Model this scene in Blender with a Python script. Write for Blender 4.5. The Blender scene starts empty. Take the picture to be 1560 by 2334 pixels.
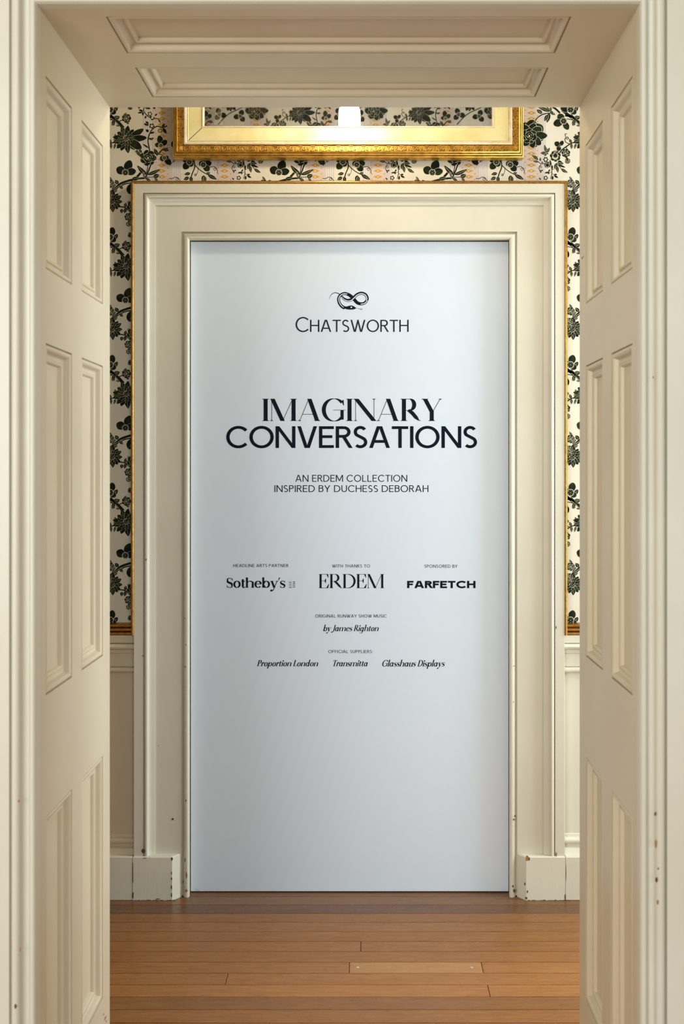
import bpy, math, random
from mathutils import Vector
random.seed(7)
PI = math.pi
SC = bpy.context.scene
C = SC.collection

# ------------------------------------------------------------------ camera, world, lights, exposure
F = 2190.0                      # focal length in pixels of the 1560 x 2334 frame
EYE = 1.45
cd = bpy.data.cameras.new('camera'); cam = bpy.data.objects.new('camera', cd); C.objects.link(cam)
cam.location = (0, 0, EYE); cam.rotation_euler = (PI/2, 0, 0)
cd.sensor_fit = 'VERTICAL'; cd.sensor_height = 36.0; cd.sensor_width = 24.06
cd.lens = F/2334*36
cd.shift_x = -(838-780)/2334; cd.shift_y = -(1167-1075)/2334
cd.clip_start = 0.05
cd.dof.use_dof = True
cd.dof.focus_distance = 3.3; cd.dof.aperture_fstop = 5.0
SC.camera = cam

w = bpy.data.worlds.new('world'); SC.world = w; w.use_nodes = True
w.node_tree.nodes['Background'].inputs[0].default_value = (0.74, 0.87, 1.0, 1)
w.node_tree.nodes['Background'].inputs[1].default_value = 0.4

def area(name, loc, target, sx, sy, power, col):
    l = bpy.data.lights.new(name, 'AREA'); l.shape = 'RECTANGLE'; l.size = sx; l.size_y = sy
    l.energy = power; l.color = col
    o = bpy.data.objects.new(name, l); C.objects.link(o); o.location = loc
    o.rotation_euler = (Vector(target)-Vector(loc)).to_track_quat('-Z', 'Y').to_euler()
    return o
# daylight of the room behind the photographer, added rear fill, daylight from the window at the passage's right end
area('room_window_light', (-1.75, -1.6, 1.9), (0.6, 2.2, 1.3), 1.5, 2.0, 92, (0.93, 0.98, 1.0))
area('room_fill_light', (1.0, -2.2, 1.9), (0.0, 3.3, 1.2), 1.8, 2.0, 50, (0.78, 0.90, 1.0))  # added fill from right rear, lifts the far left wall and lower panel
area('passage_window_light', (2.28, 2.82, 1.75), (0.0, 3.0, 1.2), 0.8, 2.2, 74, (0.78, 0.90, 1.0))
LAMP_GLOW = 80

vs = SC.view_settings
vs.view_transform = 'Standard'; vs.look = 'None'; vs.exposure = 0.10; vs.gamma = 1.0; vs.use_curve_mapping = False
SC.display_settings.display_device = 'sRGB'

# ------------------------------------------------------------------ helpers
class MB:
    def __init__(s): s.v = []; s.f = []; s.m = []
    def face(s, pts, m=0):
        i = len(s.v); s.v += [tuple(p) for p in pts]; s.f.append(tuple(range(i, i+len(pts)))); s.m.append(m)
    def grid(s, rows, m=0, closed=False, cyc=False):
        i = len(s.v); n = len(rows[0])
        for r in rows: s.v += [tuple(p) for p in r]
        R = len(rows)
        for a in range(R if cyc else R-1):
            b = (a+1) % R
            for k in range(n if closed else n-1):
                k2 = (k+1) % n
                s.f.append((i+a*n+k, i+a*n+k2, i+b*n+k2, i+b*n+k)); s.m.append(m)
    def box(s, x0, x1, y0, y1, z0, z1, m=0, b=0.0):
        if b <= 0:
            i = len(s.v)
            s.v += [(x0,y0,z0),(x1,y0,z0),(x1,y1,z0),(x0,y1,z0),(x0,y0,z1),(x1,y0,z1),(x1,y1,z1),(x0,y1,z1)]
            for f in ((0,3,2,1),(4,5,6,7),(0,1,5,4),(1,2,6,5),(2,3,7,6),(3,0,4,7)):
                s.f.append(tuple(i+k for k in f)); s.m.append(m)
            return
        # chamfered box: stacked loops
        def loop(z, e): return [(x0+e,y0+e+0,z),(x1-e,y0+e,z),(x1-e,y1-e,z),(x0+e,y1-e,z)]
        rows = [loop(z0, b), loop(z0+b, 0), loop(z1-b, 0), loop(z1, b)]
        s.grid(rows, m, closed=True)
        s.face(rows[0][::-1], m); s.face(rows[-1], m)
    def tube(s, pts, r, n=10, m=0):
        rows = []
        for k, p in enumerate(pts):
            p = Vector(p); a = Vector(pts[max(k-1, 0)]); b = Vector(pts[min(k+1, len(pts)-1)])
            d = (b-a).normalized(); u = d.cross(Vector((0.3, 1, 0.2))).normalized(); q = d.cross(u)
            rr = r[k] if isinstance(r, (list, tuple)) else r
            rows.append([p+u*rr*math.cos(2*PI*t/n)+q*rr*math.sin(2*PI*t/n) for t in range(n)])
        s.grid(rows, m, closed=True); s.face(rows[0][::-1], m); s.face(rows[-1], m)
    def lathe(s, cx, cy, prof, n=28, m=0):
        rows = [[(cx+r*math.cos(2*PI*t/n), cy+r*math.sin(2*PI*t/n), z) for t in range(n)] for r, z in prof]
        s.grid(rows, m, closed=True)
    def build(s, name, mats, parent=None, smooth=None, fix=True):
        me = bpy.data.meshes.new(name); me.from_pydata(s.v, [], s.f)
        if not isinstance(mats, (list, tuple)): mats = [mats]
        for q in mats: me.materials.append(q)
        me.polygons.foreach_set('material_index', s.m)
        me.update()
        if fix:
            import bmesh
            bm = bmesh.new(); bm.from_mesh(me)
            bmesh.ops.remove_doubles(bm, verts=bm.verts, dist=1e-6)
            bmesh.ops.recalc_face_normals(bm, faces=bm.faces)
            bm.to_mesh(me); bm.free()
        if smooth:
            me.shade_smooth(); me.set_sharp_from_angle(angle=math.radians(smooth))
        o = bpy.data.objects.new(name, me); C.objects.link(o)
        if parent: o.parent = parent
        return o

def tag(o, label=None, cat=None, group=None, kind=None):
    if label: o['label'] = label
    if cat: o['category'] = cat
    if group: o['group'] = group
    if kind: o['kind'] = kind
    return o
def empty(name, loc):
    o = bpy.data.objects.new(name, None); C.objects.link(o); o.location = loc; o.empty_display_size = 0.1
    return o
def attach(o, parent):
    """parent an object whose mesh is in world coordinates"""
    o.parent = parent; o.location = -Vector(parent.location); return o

# ------------------------------------------------------------------ materials
def new_mat(name):
    m = bpy.data.materials.new(name); m.use_nodes = True
    nt = m.node_tree; return m, nt, nt.nodes['Principled BSDF']
def node(nt, t, **kw):
    n = nt.nodes.new(t)
    for k, v in kw.items(): setattr(n, k, v)
    return n
def math_n(nt, op, a, b=None, clamp=False):
    n = nt.nodes.new('ShaderNodeMath'); n.operation = op; n.use_clamp = clamp
    for i, x in enumerate((a, b)):
        if x is None: continue
        if isinstance(x, (int, float)): n.inputs[i].default_value = x
        else: nt.links.new(x, n.inputs[i])
    return n.outputs[0]
def mixc(nt, fac, a, b):
    n = nt.nodes.new('ShaderNodeMix'); n.data_type = 'RGBA'
    if isinstance(fac, (int, float)): n.inputs[0].default_value = fac
    else: nt.links.new(fac, n.inputs[0])
    for i, x in ((6, a), (7, b)):
        if isinstance(x, tuple): n.inputs[i].default_value = (*x[:3], 1)
        else: nt.links.new(x, n.inputs[i])
    return n.outputs[2]
def noise(nt, scale, detail=4, rough=0.55, stretch=None, coord='Object'):
    tc = node(nt, 'ShaderNodeTexCoord'); mp = node(nt, 'ShaderNodeMapping')
    nt.links.new(tc.outputs[coord], mp.inputs[0])
    if stretch: mp.inputs['Scale'].default_value = stretch
    n = node(nt, 'ShaderNodeTexNoise'); n.inputs['Scale'].default_value = scale
    n.inputs['Detail'].default_value = detail; n.inputs['Roughness'].default_value = rough
    nt.links.new(mp.outputs[0], n.inputs['Vector'])
    return n.outputs[0]
def ramp(nt, fac, p0, p1):
    n = node(nt, 'ShaderNodeMapRange'); n.inputs[1].default_value = p0; n.inputs[2].default_value = p1
    nt.links.new(fac, n.inputs[0]); return n.outputs[0]
def bump(nt, b, h, strength, dist=0.001):
    n = node(nt, 'ShaderNodeBump'); n.inputs['Strength'].default_value = strength; n.inputs['Distance'].default_value = dist
    nt.links.new(h, n.inputs['Height']); nt.links.new(n.outputs[0], b.inputs['Normal'])

def paint(name, col, col2, rough=0.42, bumpk=0.25):
    m, nt, b = new_mat(name)
    c = mixc(nt, ramp(nt, noise(nt, 3.0, 5), 0.35, 0.7), col, col2)
    nt.links.new(c, b.inputs['Base Color'])
    b.inputs['Roughness'].default_value = rough
    bump(nt, b, noise(nt, 160, 4, 0.6, (1, 1, 0.25)), bumpk, 0.0004)
    return m
M_CREAM = paint('shade_warmed_cream_paint', (0.68, 0.58, 0.405), (0.64, 0.54, 0.37))  # warm tan shade of linings and left dado is put into this cream
M_CREAM2 = paint('pale_cream_paint', (0.69, 0.65, 0.52), (0.65, 0.605, 0.475))
M_CREAM3 = paint('worn_white_paint', (0.72, 0.685, 0.55), (0.66, 0.62, 0.48), 0.5, 0.8)
M_PLASTER = paint('pale_plaster', (0.70, 0.65, 0.53), (0.66, 0.61, 0.49), 0.8)
M_ROOM = paint('warm_room_plaster', (0.50, 0.40, 0.26), (0.46, 0.36, 0.23), 0.8)
M_DARK = new_mat('dark_gap')[0]; M_DARK.node_tree.nodes['Principled BSDF'].inputs[0].default_value = (0.02, 0.015, 0.012, 1)
def plain(name, col, rough=0.5, metal=0.0):
    m, nt, b = new_mat(name); b.inputs['Base Color'].default_value = (*col, 1)
    b.inputs['Roughness'].default_value = rough; b.inputs['Metallic'].default_value = metal; return m
M_CHIP = plain('bare_wood_chip', (0.34, 0.17, 0.055), 0.8)
M_DENT = plain('dark_dent', (0.10, 0.055, 0.025), 0.8)
M_SEAM = plain('paint_crack', (0.10, 0.07, 0.045), 0.8)
def gold(name, c1, c2, rough, metal=0.75, sc=40):
    m, nt, b = new_mat(name)
    c = mixc(nt, ramp(nt, noise(nt, sc, 6, 0.65), 0.40, 0.68), c1, c2)
    nt.links.new(c, b.inputs['Base Color']); b.inputs['Metallic'].default_value = metal
    b.inputs['Roughness'].default_value = rough
    bump(nt, b, noise(nt, 220, 3), 0.35, 0.0006); return m
M_GOLD = gold('worn_gilding', (0.80, 0.50, 0.10), (0.50, 0.25, 0.035), 0.38)
M_GOLDP = gold('pale_gilt_slip', (0.95, 0.86, 0.48), (0.88, 0.74, 0.32), 0.36, 0.30, 14)
M_GOLDW = gold('rubbed_gilt_fillet', (0.86, 0.78, 0.60), (0.74, 0.60, 0.36), 0.45, 0.25, 30)
M_GILT = gold('dull_gilt_wood', (0.52, 0.28, 0.065), (0.32, 0.15, 0.035), 0.30, 0.92, 60)
M_BRASS = plain('aged_brass', (0.6, 0.42, 0.16), 0.3, 1.0)
M_STEEL = plain('screw_steel', (0.72, 0.72, 0.70), 0.3, 1.0)

# printed exhibition panel
M_BOARD, nt, b = new_mat('satin_white_vinyl')
c = mixc(nt, ramp(nt, noise(nt, 1.2, 3), 0.3, 0.7), (0.685, 0.745, 0.805), (0.665, 0.73, 0.80))
nt.links.new(c, b.inputs['Base Color']); b.inputs['Roughness'].default_value = 0.38
b.inputs['Specular IOR Level'].default_value = 0.35
M_INK = plain('navy_sheen_black_print', (0.006, 0.008, 0.017), 0.5)  # black ink; the vinyl's bluish reflection is put into its colour
M_INKB = plain('slate_sheen_black_print', (0.016, 0.019, 0.033), 0.5)  # same ink with a paler blue-grey reflection in the colour
for q_ in (M_INK, M_INKB): q_.node_tree.nodes['Principled BSDF'].inputs['Specular IOR Level'].default_value = 0.05
M_INKL = plain('emblem_white', (0.69, 0.745, 0.81), 0.4)

# ------------------------------------------------------------------ wallpaper ground
S = F/3.30                     # pixels per metre on the far wall
YW = 3.30
def wx(px): return (px-838)/S
def wz(py): return EYE-(py-1075)/S
TP, TV = 350.0, 291.0          # the paper's repeat in the same pixels
M_PAPER, nt, b = new_mat('striped_lace_wallpaper')
tc = node(nt, 'ShaderNodeTexCoord'); sp = node(nt, 'ShaderNodeSeparateXYZ'); nt.links.new(tc.outputs['Object'], sp.inputs[0])
X = math_n(nt, 'ADD', math_n(nt, 'MULTIPLY', sp.outputs[0], S), 838-251+TP*40)
U = math_n(nt, 'MODULO', X, TP)                                     # 0..350 across one repeat
Vv = math_n(nt, 'MODULO', math_n(nt, 'ADD', math_n(nt, 'MULTIPLY', sp.outputs[2], -S), 20000), 13.227)
def band(a, c_):    # 1 inside a..c_
    return math_n(nt, 'MULTIPLY', math_n(nt, 'GREATER_THAN', U, a), math_n(nt, 'LESS_THAN', U, c_))
def addc(*a):
    r = a[0]
    for q in a[1:]: r = math_n(nt, 'MAXIMUM', r, q)
    return r
cream, mauve, orange, pink = (0.70, 0.655, 0.53), (0.57, 0.52, 0.50), (0.55, 0.28, 0.035), (0.55, 0.38, 0.22)
mv = addc(band(74, 161), band(226, 294))
col = mixc(nt, mv, cream, mauve)
fine = math_n(nt, 'GREATER_THAN', math_n(nt, 'SINE', math_n(nt, 'MULTIPLY', U, 2*PI/4.6)), 0.25)
fineb = math_n(nt, 'MULTIPLY', fine, addc(band(75, 97), band(143, 161), band(229, 242), band(291, 311)))
col = mixc(nt, math_n(nt, 'MULTIPLY', fineb, 0.8), col, (0.73, 0.70, 0.62))
for cx in (118.0, 261.0):
    dx = math_n(nt, 'ABSOLUTE', math_n(nt, 'SUBTRACT', U, cx))
    dy = math_n(nt, 'ABSOLUTE', math_n(nt, 'SUBTRACT', Vv, 6.6))
    inb = math_n(nt, 'LESS_THAN', math_n(nt, 'ADD', dx, math_n(nt, 'MULTIPLY', dy, 0.9)), 23.0)
    col = mixc(nt, math_n(nt, 'MULTIPLY', inb, 0.35), col, pink)
    net = math_n(nt, 'ABSOLUTE', math_n(nt, 'SINE', math_n(nt, 'ADD', math_n(nt, 'MULTIPLY', dx, 0.9), math_n(nt, 'MULTIPLY', dy, 0.95))))
    net = math_n(nt, 'MULTIPLY', math_n(nt, 'LESS_THAN', net, 0.35), inb)
    col = mixc(nt, math_n(nt, 'MULTIPLY', net, 0.7), col, (0.72, 0.66, 0.60))
    dm = math_n(nt, 'ADD', math_n(nt, 'DIVIDE', dx, 11.0), math_n(nt, 'DIVIDE', dy, 4.2))
    col = mixc(nt, math_n(nt, 'LESS_THAN', dm, 1.0), col, orange)
    rr = math_n(nt, 'ADD', math_n(nt, 'MULTIPLY', dx, dx), math_n(nt, 'MULTIPLY', dy, dy))
    col = mixc(nt, math_n(nt, 'LESS_THAN', rr, 2.8), col, (0.72, 0.60, 0.40))
    ddx = math_n(nt, 'ABSOLUTE', math_n(nt, 'SUBTRACT', dx, 14.0)); ddy = math_n(nt, 'SUBTRACT', 6.6, dy)
    dd = math_n(nt, 'ADD', ddx, ddy)
    col = mixc(nt, math_n(nt, 'LESS_THAN', dd, 1.8), col, orange)
nt.links.new(col, b.inputs['Base Color']); b.inputs['Roughness'].default_value = 0.72
M_FLOCK, nt, b = new_mat('dark_green_flock')
c = mixc(nt, ramp(nt, noise(nt, 55, 4), 0.45, 0.75), (0.006, 0.009, 0.005), (0.022, 0.040, 0.010))
nt.links.new(c, b.inputs['Base Color']); b.inputs['Roughness'].default_value = 0.9
b.inputs['Specular IOR Level'].default_value = 0.2
M_FLINE = plain('cream_print_line', (0.60, 0.56, 0.40), 0.8)

# ------------------------------------------------------------------ dimensions of the doorway
Y1, Y2 = 1.784, 2.303
XL, XR = -0.618, 0.509
ZT = EYE + 1072/1227.6
WY1, WY2 = 1.800, 2.300        # wall faces

# ------------------------------------------------------------------ setting: walls, ceiling
def struct(mb, name, mat, label, cat, smooth=None):
    return tag(mb.build(name, mat, None, smooth), label, cat, kind='structure')
RX, CEIL = 2.2, 3.45
# wall with the near opening
m = MB()
LB = 0.024    # lining board thickness behind the surface
m.box(-RX, XL-LB, WY1, WY2, 0, CEIL); m.box(XR+LB, RX, WY1, WY2, 0, CEIL); m.box(XL-LB, XR+LB, WY1, WY2, ZT+LB, CEIL)
wall_near = struct(m, 'wall_front', M_PAPER, 'thick wall pierced by the near doorway, papered on the passage side', 'wall')
# plaster skin on the photographer's side
m = MB()
m.box(-RX, XL-0.10, WY1-0.004, WY1, 0, CEIL); m.box(XR+0.10, RX, WY1-0.004, WY1, 0, CEIL); m.box(XL-0.10, XR+0.10, WY1-0.004, WY1, ZT+0.10, CEIL)
attach(m.build('plaster', M_PLASTER), wall_near)
# far wall with its opening
OX0, OX1, OZ = wx(430.5), wx(1164), wz(546)
m = MB()
m.box(-RX, OX0, YW, YW+0.20, 0, CEIL); m.box(OX1, RX, YW, YW+0.20, 0, CEIL); m.box(OX0, OX1, YW, YW+0.20, OZ, CEIL)
wall_far = struct(m, 'wall_back', M_PAPER, 'far wall with dark green floral paper around the white exhibition panel', 'wall')
m = MB(); m.box(OX0, OX1, YW+0.075, YW+0.20, 0, OZ)
attach(m.build('backing', M_DARK), wall_far)
# passage ends
m = MB(); m.box(-RX-0.1, -RX, WY2, YW, 0, CEIL)
struct(m, 'wall_left', M_ROOM, 'pale plaster wall closing the passage at its left end', 'wall')
m = MB(); m.box(RX, RX+0.1, WY2, YW, 0, 0.6); m.box(RX, RX+0.1, WY2, YW, 2.9, CEIL)
m.box(RX, RX+0.1, WY2, WY2+0.06, 0.6, 2.9); m.box(RX, RX+0.1, YW-0.06, YW, 0.6, 2.9)
struct(m, 'wall_right', M_PLASTER, 'pale plaster wall with the window at the passage right end', 'wall')
m = MB()
ya, yb = WY2+0.06, YW-0.06
m.box(RX+0.02, RX+0.07, ya, ya+0.05, 0.6, 2.9); m.box(RX+0.02, RX+0.07, yb-0.05, yb, 0.6, 2.9)
m.box(RX+0.02, RX+0.07, ya+0.05, yb-0.05, 0.6, 0.66); m.box(RX+0.02, RX+0.07, ya+0.05, yb-0.05, 2.84, 2.9)
win = struct(m, 'window_1', M_CREAM2, 'cream sash window lighting the passage from the right', 'window')
m = MB(); m.box(RX+0.03, RX+0.06, ya+0.05, yb-0.05, 1.73, 1.77); attach(m.build('glazing_bar', M_CREAM2), win)
m = MB(); m.box(RX+0.03, RX+0.06, (ya+yb)/2-0.012, (ya+yb)/2+0.012, 0.66, 1.73); m.box(RX+0.03, RX+0.06, (ya+yb)/2-0.012, (ya+yb)/2+0.012, 1.77, 2.84)
attach(m.build('glazing_bar', M_CREAM2), win)
m = MB(); m.box(-RX-0.1, RX+0.1, WY2, YW+0.2, CEIL, CEIL+0.1); m.box(-2.6, 2.6, -2.6, WY2, CEIL, CEIL+0.1)
struct(m, 'ceiling', M_ROOM, 'pale plaster ceiling over the passage and the near room', 'ceiling')
m = MB(); m.box(-2.7, -2.6, -2.6, WY1, 0, CEIL)
struct(m, 'wall_room_left', M_ROOM, 'plain left wall of the near room', 'wall')
m = MB(); m.box(2.6, 2.7, -2.6, WY1, 0, CEIL)
struct(m, 'wall_room_right', M_ROOM, 'plain right wall of the near room', 'wall')
m = MB(); m.box(-2.6, -RX, WY1, WY2, 0, CEIL); m.box(RX, 2.6, WY1, WY2, 0, CEIL)
struct(m, 'wall_corner', M_PLASTER, 'short plaster returns at both ends of the doorway wall', 'wall')

# ------------------------------------------------------------------ floor and its planks
M_WOODBASE = plain('floor_underlay', (0.05, 0.022, 0.010), 0.8)
m = MB(); m.box(-2.7, 2.7, -2.7, YW+0.2, -0.08, -0.0015)
floor = struct(m, 'floor', M_WOODBASE, 'polished brown strip floor crossing the passage', 'floor')
def wood(name, c1, c2, dark=0.0):
    m_, nt, b = new_mat(name)
    oi = node(nt, 'ShaderNodeObjectInfo')
    tc = node(nt, 'ShaderNodeTexCoord'); mp = node(nt, 'ShaderNodeMapping'); nt.links.new(tc.outputs['Object'], mp.inputs[0])
    cb = node(nt, 'ShaderNodeCombineXYZ')
    for i in range(3): nt.links.new(math_n(nt, 'MULTIPLY', oi.outputs['Random'], 37.0), cb.inputs[i])
    nt.links.new(cb.outputs[0], mp.inputs['Location'])
    def nz(scale, stretch, det=6):
        q = node(nt, 'ShaderNodeMapping'); nt.links.new(mp.outputs[0], q.inputs[0]); q.inputs['Scale'].default_value = stretch
        n = node(nt, 'ShaderNodeTexNoise'); n.inputs['Scale'].default_value = scale; n.inputs['Detail'].default_value = det
        n.inputs['Roughness'].default_value = 0.65; nt.links.new(q.outputs[0], n.inputs['Vector']); return n.outputs[0]
    g1 = nz(9, (0.7, 14, 1)); g2 = nz(60, (0.35, 9, 1), 4); g3 = nz(1.6, (1, 3, 1), 3)
    c = mixc(nt, ramp(nt, g1, 0.3, 0.7), c1, c2)
    c = mixc(nt, math_n(nt, 'MULTIPLY', ramp(nt, g2, 0.53, 0.70), 0.62), c, tuple(x*0.35 for x in c1))
    c = mixc(nt, math_n(nt, 'MULTIPLY', ramp(nt, g3, 0.4, 0.75), 0.30), c, tuple(x*0.55 for x in c1))
    hs = node(nt, 'ShaderNodeHueSaturation'); nt.links.new(c, hs.inputs['Color'])
    nt.links.new(math_n(nt, 'ADD', math_n(nt, 'MULTIPLY', oi.outputs['Random'], 0.32), 0.82), hs.inputs['Value'])
    nt.links.new(hs.outputs[0], b.inputs['Base Color'])
    b.inputs['Roughness'].default_value = 0.36; b.inputs['Specular IOR Level'].default_value = 0.35
    nt.links.new(ramp(nt, g2, 0.0, 1.6), b.inputs['Roughness'])
    bump(nt, b, g2, 0.25, 0.0006)
    return m_
M_OAK = wood('warm_oak_strip', (0.32, 0.122, 0.030), (0.43, 0.182, 0.050))
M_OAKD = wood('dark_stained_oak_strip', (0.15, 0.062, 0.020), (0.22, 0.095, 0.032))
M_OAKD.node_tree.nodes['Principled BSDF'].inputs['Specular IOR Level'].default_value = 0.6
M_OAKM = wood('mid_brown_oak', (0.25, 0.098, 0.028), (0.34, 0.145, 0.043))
M_OAKL = wood('pale_repair_oak', (0.44, 0.20, 0.062), (0.54, 0.26, 0.088))
BW = 0.06265
def plank(x0, x1, y0, y1, mat, dz=0.0):
    m = MB(); g = 0.0008
    m.box(x0+g, x1-g, y0+g, y1-g, -0.0014, 0.0+dz, b=0.0010)
    o = attach(m.build('plank', mat, fix=False), floor)
    return o
rows_special = {  # row index k counted from y=3.0287 towards the camera: end joints in far-floor metres
    1: [0.0], 3: [-0.047, 0.319], 4: [-0.385], 5: [0.316]}
def floor_x(px, py):
    z = F*EYE/(py-1075); return (px-838)*z/F
rows_special = {1: [floor_x(823, 2155)], 3: [floor_x(797, 2201), floor_x(1099, 2201)], 4: [floor_x(518, 2227)], 5: [floor_x(1114, 2254)]}
for k in range(-5, 22):
    y1 = 3.0287-k*BW; y0 = y1-BW
    if y0 > YW+0.12: continue
    y1 = min(y1, YW+0.07)
    if k in rows_special: ends = rows_special[k]
    else: ends = [random.choice((-1, 1))*random.uniform(0.95, 1.5)]
    xs = [-RX] + ends + [RX]
    if k == -5: xs = [OX0, OX1]
    for a, b_ in zip(xs[:-1], xs[1:]):
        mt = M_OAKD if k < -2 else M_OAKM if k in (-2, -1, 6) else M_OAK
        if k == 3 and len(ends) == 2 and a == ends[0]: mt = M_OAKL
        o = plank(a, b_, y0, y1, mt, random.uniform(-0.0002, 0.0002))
        if mt is M_OAKL:
            o['label'] = 'paler short repair board held by two screws'
            for sx in (815, 1075):
                q = MB(); xx = floor_x(sx, 2201); yy = y0+BW*0.52
                q.lathe(xx, yy, [(0.0001, 0.0012), (0.0026, 0.0012), (0.0042, 0.0006), (0.0045, 0.0002)], 14)
                q.box(xx-0.003, xx+0.003, yy-0.0005, yy+0.0005, 0.0011, 0.0013)
                s_ = q.build('screw', M_STEEL); s_.parent = o
for k in range(22, 78):          # unseen run of the floor under the photographer: whole boards
    y1 = 3.0287-k*BW
    plank(-2.55, 2.55, y1-BW, y1, M_OAK)

# ------------------------------------------------------------------ mouldings
def arch_sweep(m, x0, x1, zt, prof, yface, zb=0.0, mi=0):
    """profile (u outward, v proud of yface towards the viewer) round a door opening"""
    rows = []
    for (u, v) in prof:
        y = yface-v
        rows.append([(x0-u, y, zb), (x0-u, y, zt+u), (x1+u, y, zt+u), (x1+u, y, zb)])
    m.grid(rows, mi)
def arcp(cu, cv, ru, rv, a0, a1, n=7):
    return [(cu+ru*math.cos(math.radians(a0+(a1-a0)*k/n)), cv+rv*math.sin(math.radians(a0+(a1-a0)*k/n))) for k in range(n+1)]

# near architrave
prof = [(0.0, -0.012)] + arcp(0.006, 0.009, 0.006, 0.007, 180, 0, 8) + [(0.0125, 0.004)] + arcp(0.0265, 0.002, 0.0125, 0.010, 170, 95, 5)[::1]
prof = [(-0.0004, -0.012), (-0.0004, 0.008)] + arcp(0.006, 0.008, 0.006, 0.008, 180, 10, 8) + [(0.0130, 0.003), (0.0175, 0.0015), (0.022, 0.003), (0.0265, 0.007)] \
    + arcp(0.0355, 0.011, 0.0085, 0.011, 185, 0, 9) + [(0.0442, 0.006), (0.0485, 0.006), (0.0487, 0.014), (0.125, 0.014), (0.127, 0.020)] \
    + arcp(0.143, 0.022, 0.014, 0.018, 180, 0, 8) + [(0.160, 0.010), (0.162, -0.002)]
m = MB(); arch_sweep(m, XL, XR, ZT, prof, WY1)
near_arch = struct(m, 'trim_1', M_CREAM2, 'cream moulded architrave framing the near doorway at the picture edges', 'architrave', 40)

# far architrave
FX0, FX1, FZ = wx(432), wx(1162), wz(547)
prof = [(0.0015, -0.06), (0.0015, 0.006), (0.0, 0.008), (0.0, 0.012)] + arcp(0.011, 0.014, 0.011, 0.016, 180, 20, 8) + [(0.0225, 0.014), (0.027, 0.012), (0.0275, 0.020), (0.0285, 0.024), (0.030, 0.024),
        (0.118, 0.024), (0.1185, 0.029), (0.1215, 0.030)] \
    + [(0.125, 0.031), (0.131, 0.0325), (0.137, 0.035), (0.1405, 0.038)] + arcp(0.149, 0.0385, 0.0075, 0.0105, 175, 0, 8) \
    + [(0.1572, 0.035), (0.1592, 0.035), (0.1594, 0.046), (0.1905, 0.046), (0.1905, -0.002)]
prof = [(u-0.24*max(v, 0), v) for u, v in prof]
m = MB(); arch_sweep(m, FX0, FX1, FZ, prof, YW, 0.0)
far_arch = struct(m, 'trim_2', M_CREAM2, 'pale cream architrave around the white exhibition panel', 'architrave', 40)

# gilt fillet edging the paper round the far architrave and above the dado
GZ = wz(1445)
prof = [(0.1906, 0.0), (0.1906, 0.044)] + arcp(0.1956, 0.044, 0.0050, 0.006, 180, 0, 8) + [(0.2010, 0.041), (0.2030, 0.038), (0.2030, 0.0)]
prof = [(u-0.0112, v) for u, v in prof]
m = MB(); arch_sweep(m, FX0, FX1, FZ, prof, YW, wz(1443))
fil = struct(m, 'trim_3', M_GILT, 'thin dull gilt fillet running round the outside of the far architrave', 'fillet', 40)
def hprof(m, x0, x1, prof, mi=0):
    """horizontal moulding on the far wall: profile (z, v)"""
    m.grid([[(x0, YW-v, z), (x1, YW-v, z)] for z, v in prof], mi)
zc = (wz(1418)+wz(1445))/2
for side, (xa, xb) in (('left', (-RX, FX0-0.181)), ('right', (FX1+0.181, RX))):
    m = MB(); z0 = wz(1446)
    hprof(m, xa, xb, [(z0, 0.0), (z0, 0.016)] + [(z0+0.0055-0.0055*math.cos(PI*t/5), 0.016+0.006*math.sin(PI*t/5)) for t in range(6)]
          + [(z0+0.012, 0.013)] + [(z0+0.0185-0.0055*math.cos(PI*t/5), 0.016+0.006*math.sin(PI*t/5)) for t in range(6)]
          + [(z0+0.0255, 0.013)] + [(z0+0.032-0.0055*math.cos(PI*t/5), 0.012+0.007*math.sin(PI*t/5)) for t in range(6)] + [(z0+0.041, 0.0)])
    attach(m.build('dado_fillet', M_GILT, None, 40), fil)

# dado with its cap rail, one each side of the far door
def dado(xa, xb, name, label, mat):
    Z = wz; m = MB()
    base = 0.004
    pr = [(Z(1446), 0.0), (Z(1446), 0.020), (Z(1463), 0.020), (Z(1463)-0.001, 0.011), (Z(1464)-0.001, 0.011), (Z(1465), 0.030)]
    pr += [(Z(1470)-0.012*math.sin(PI/2*t/6)*1.0, 0.020+0.016*math.cos(PI/2*t/6)) for t in range(7)]
    pr += [(Z(1486), 0.019), (Z(1487.5), 0.012), (Z(1517), 0.012), (Z(1517.6), 0.007), (Z(1518.6), 0.007)]
    pr += [(Z(1519)-0.009+0.009*math.cos(PI*t/7), 0.012+0.008*math.sin(PI*t/7)) for t in range(8)]
    pr += [(Z(1532), base), (Z(1898), base)]
    pr += [(Z(1898)-0.001, 0.008), (Z(1905), 0.010)]
    pr += [(Z(1912)-0.010*math.sin(PI*t/7-PI/2)-0.0, 0.014+0.010*math.cos(PI*t/7-PI/2)) for t in range(8)]
    pr += [(Z(1926), 0.014), (Z(1928), 0.022), (Z(1940), 0.030), (Z(1946), 0.036), (Z(1949), 0.036), (0.12, 0.036)]
    hprof(m, xa, xb, pr)
    return struct(m, name, mat, label, 'dado', 40)
dL = dado(-RX, FX0-0.1795, 'trim_4', 'cream dado panelling left of the far doorway', M_CREAM)  # warmer cream than the right dado: left side's shade painted in
dR = dado(FX1+0.1795, RX, 'trim_5', 'cream dado panelling right of the far doorway', M_CREAM2)

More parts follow.
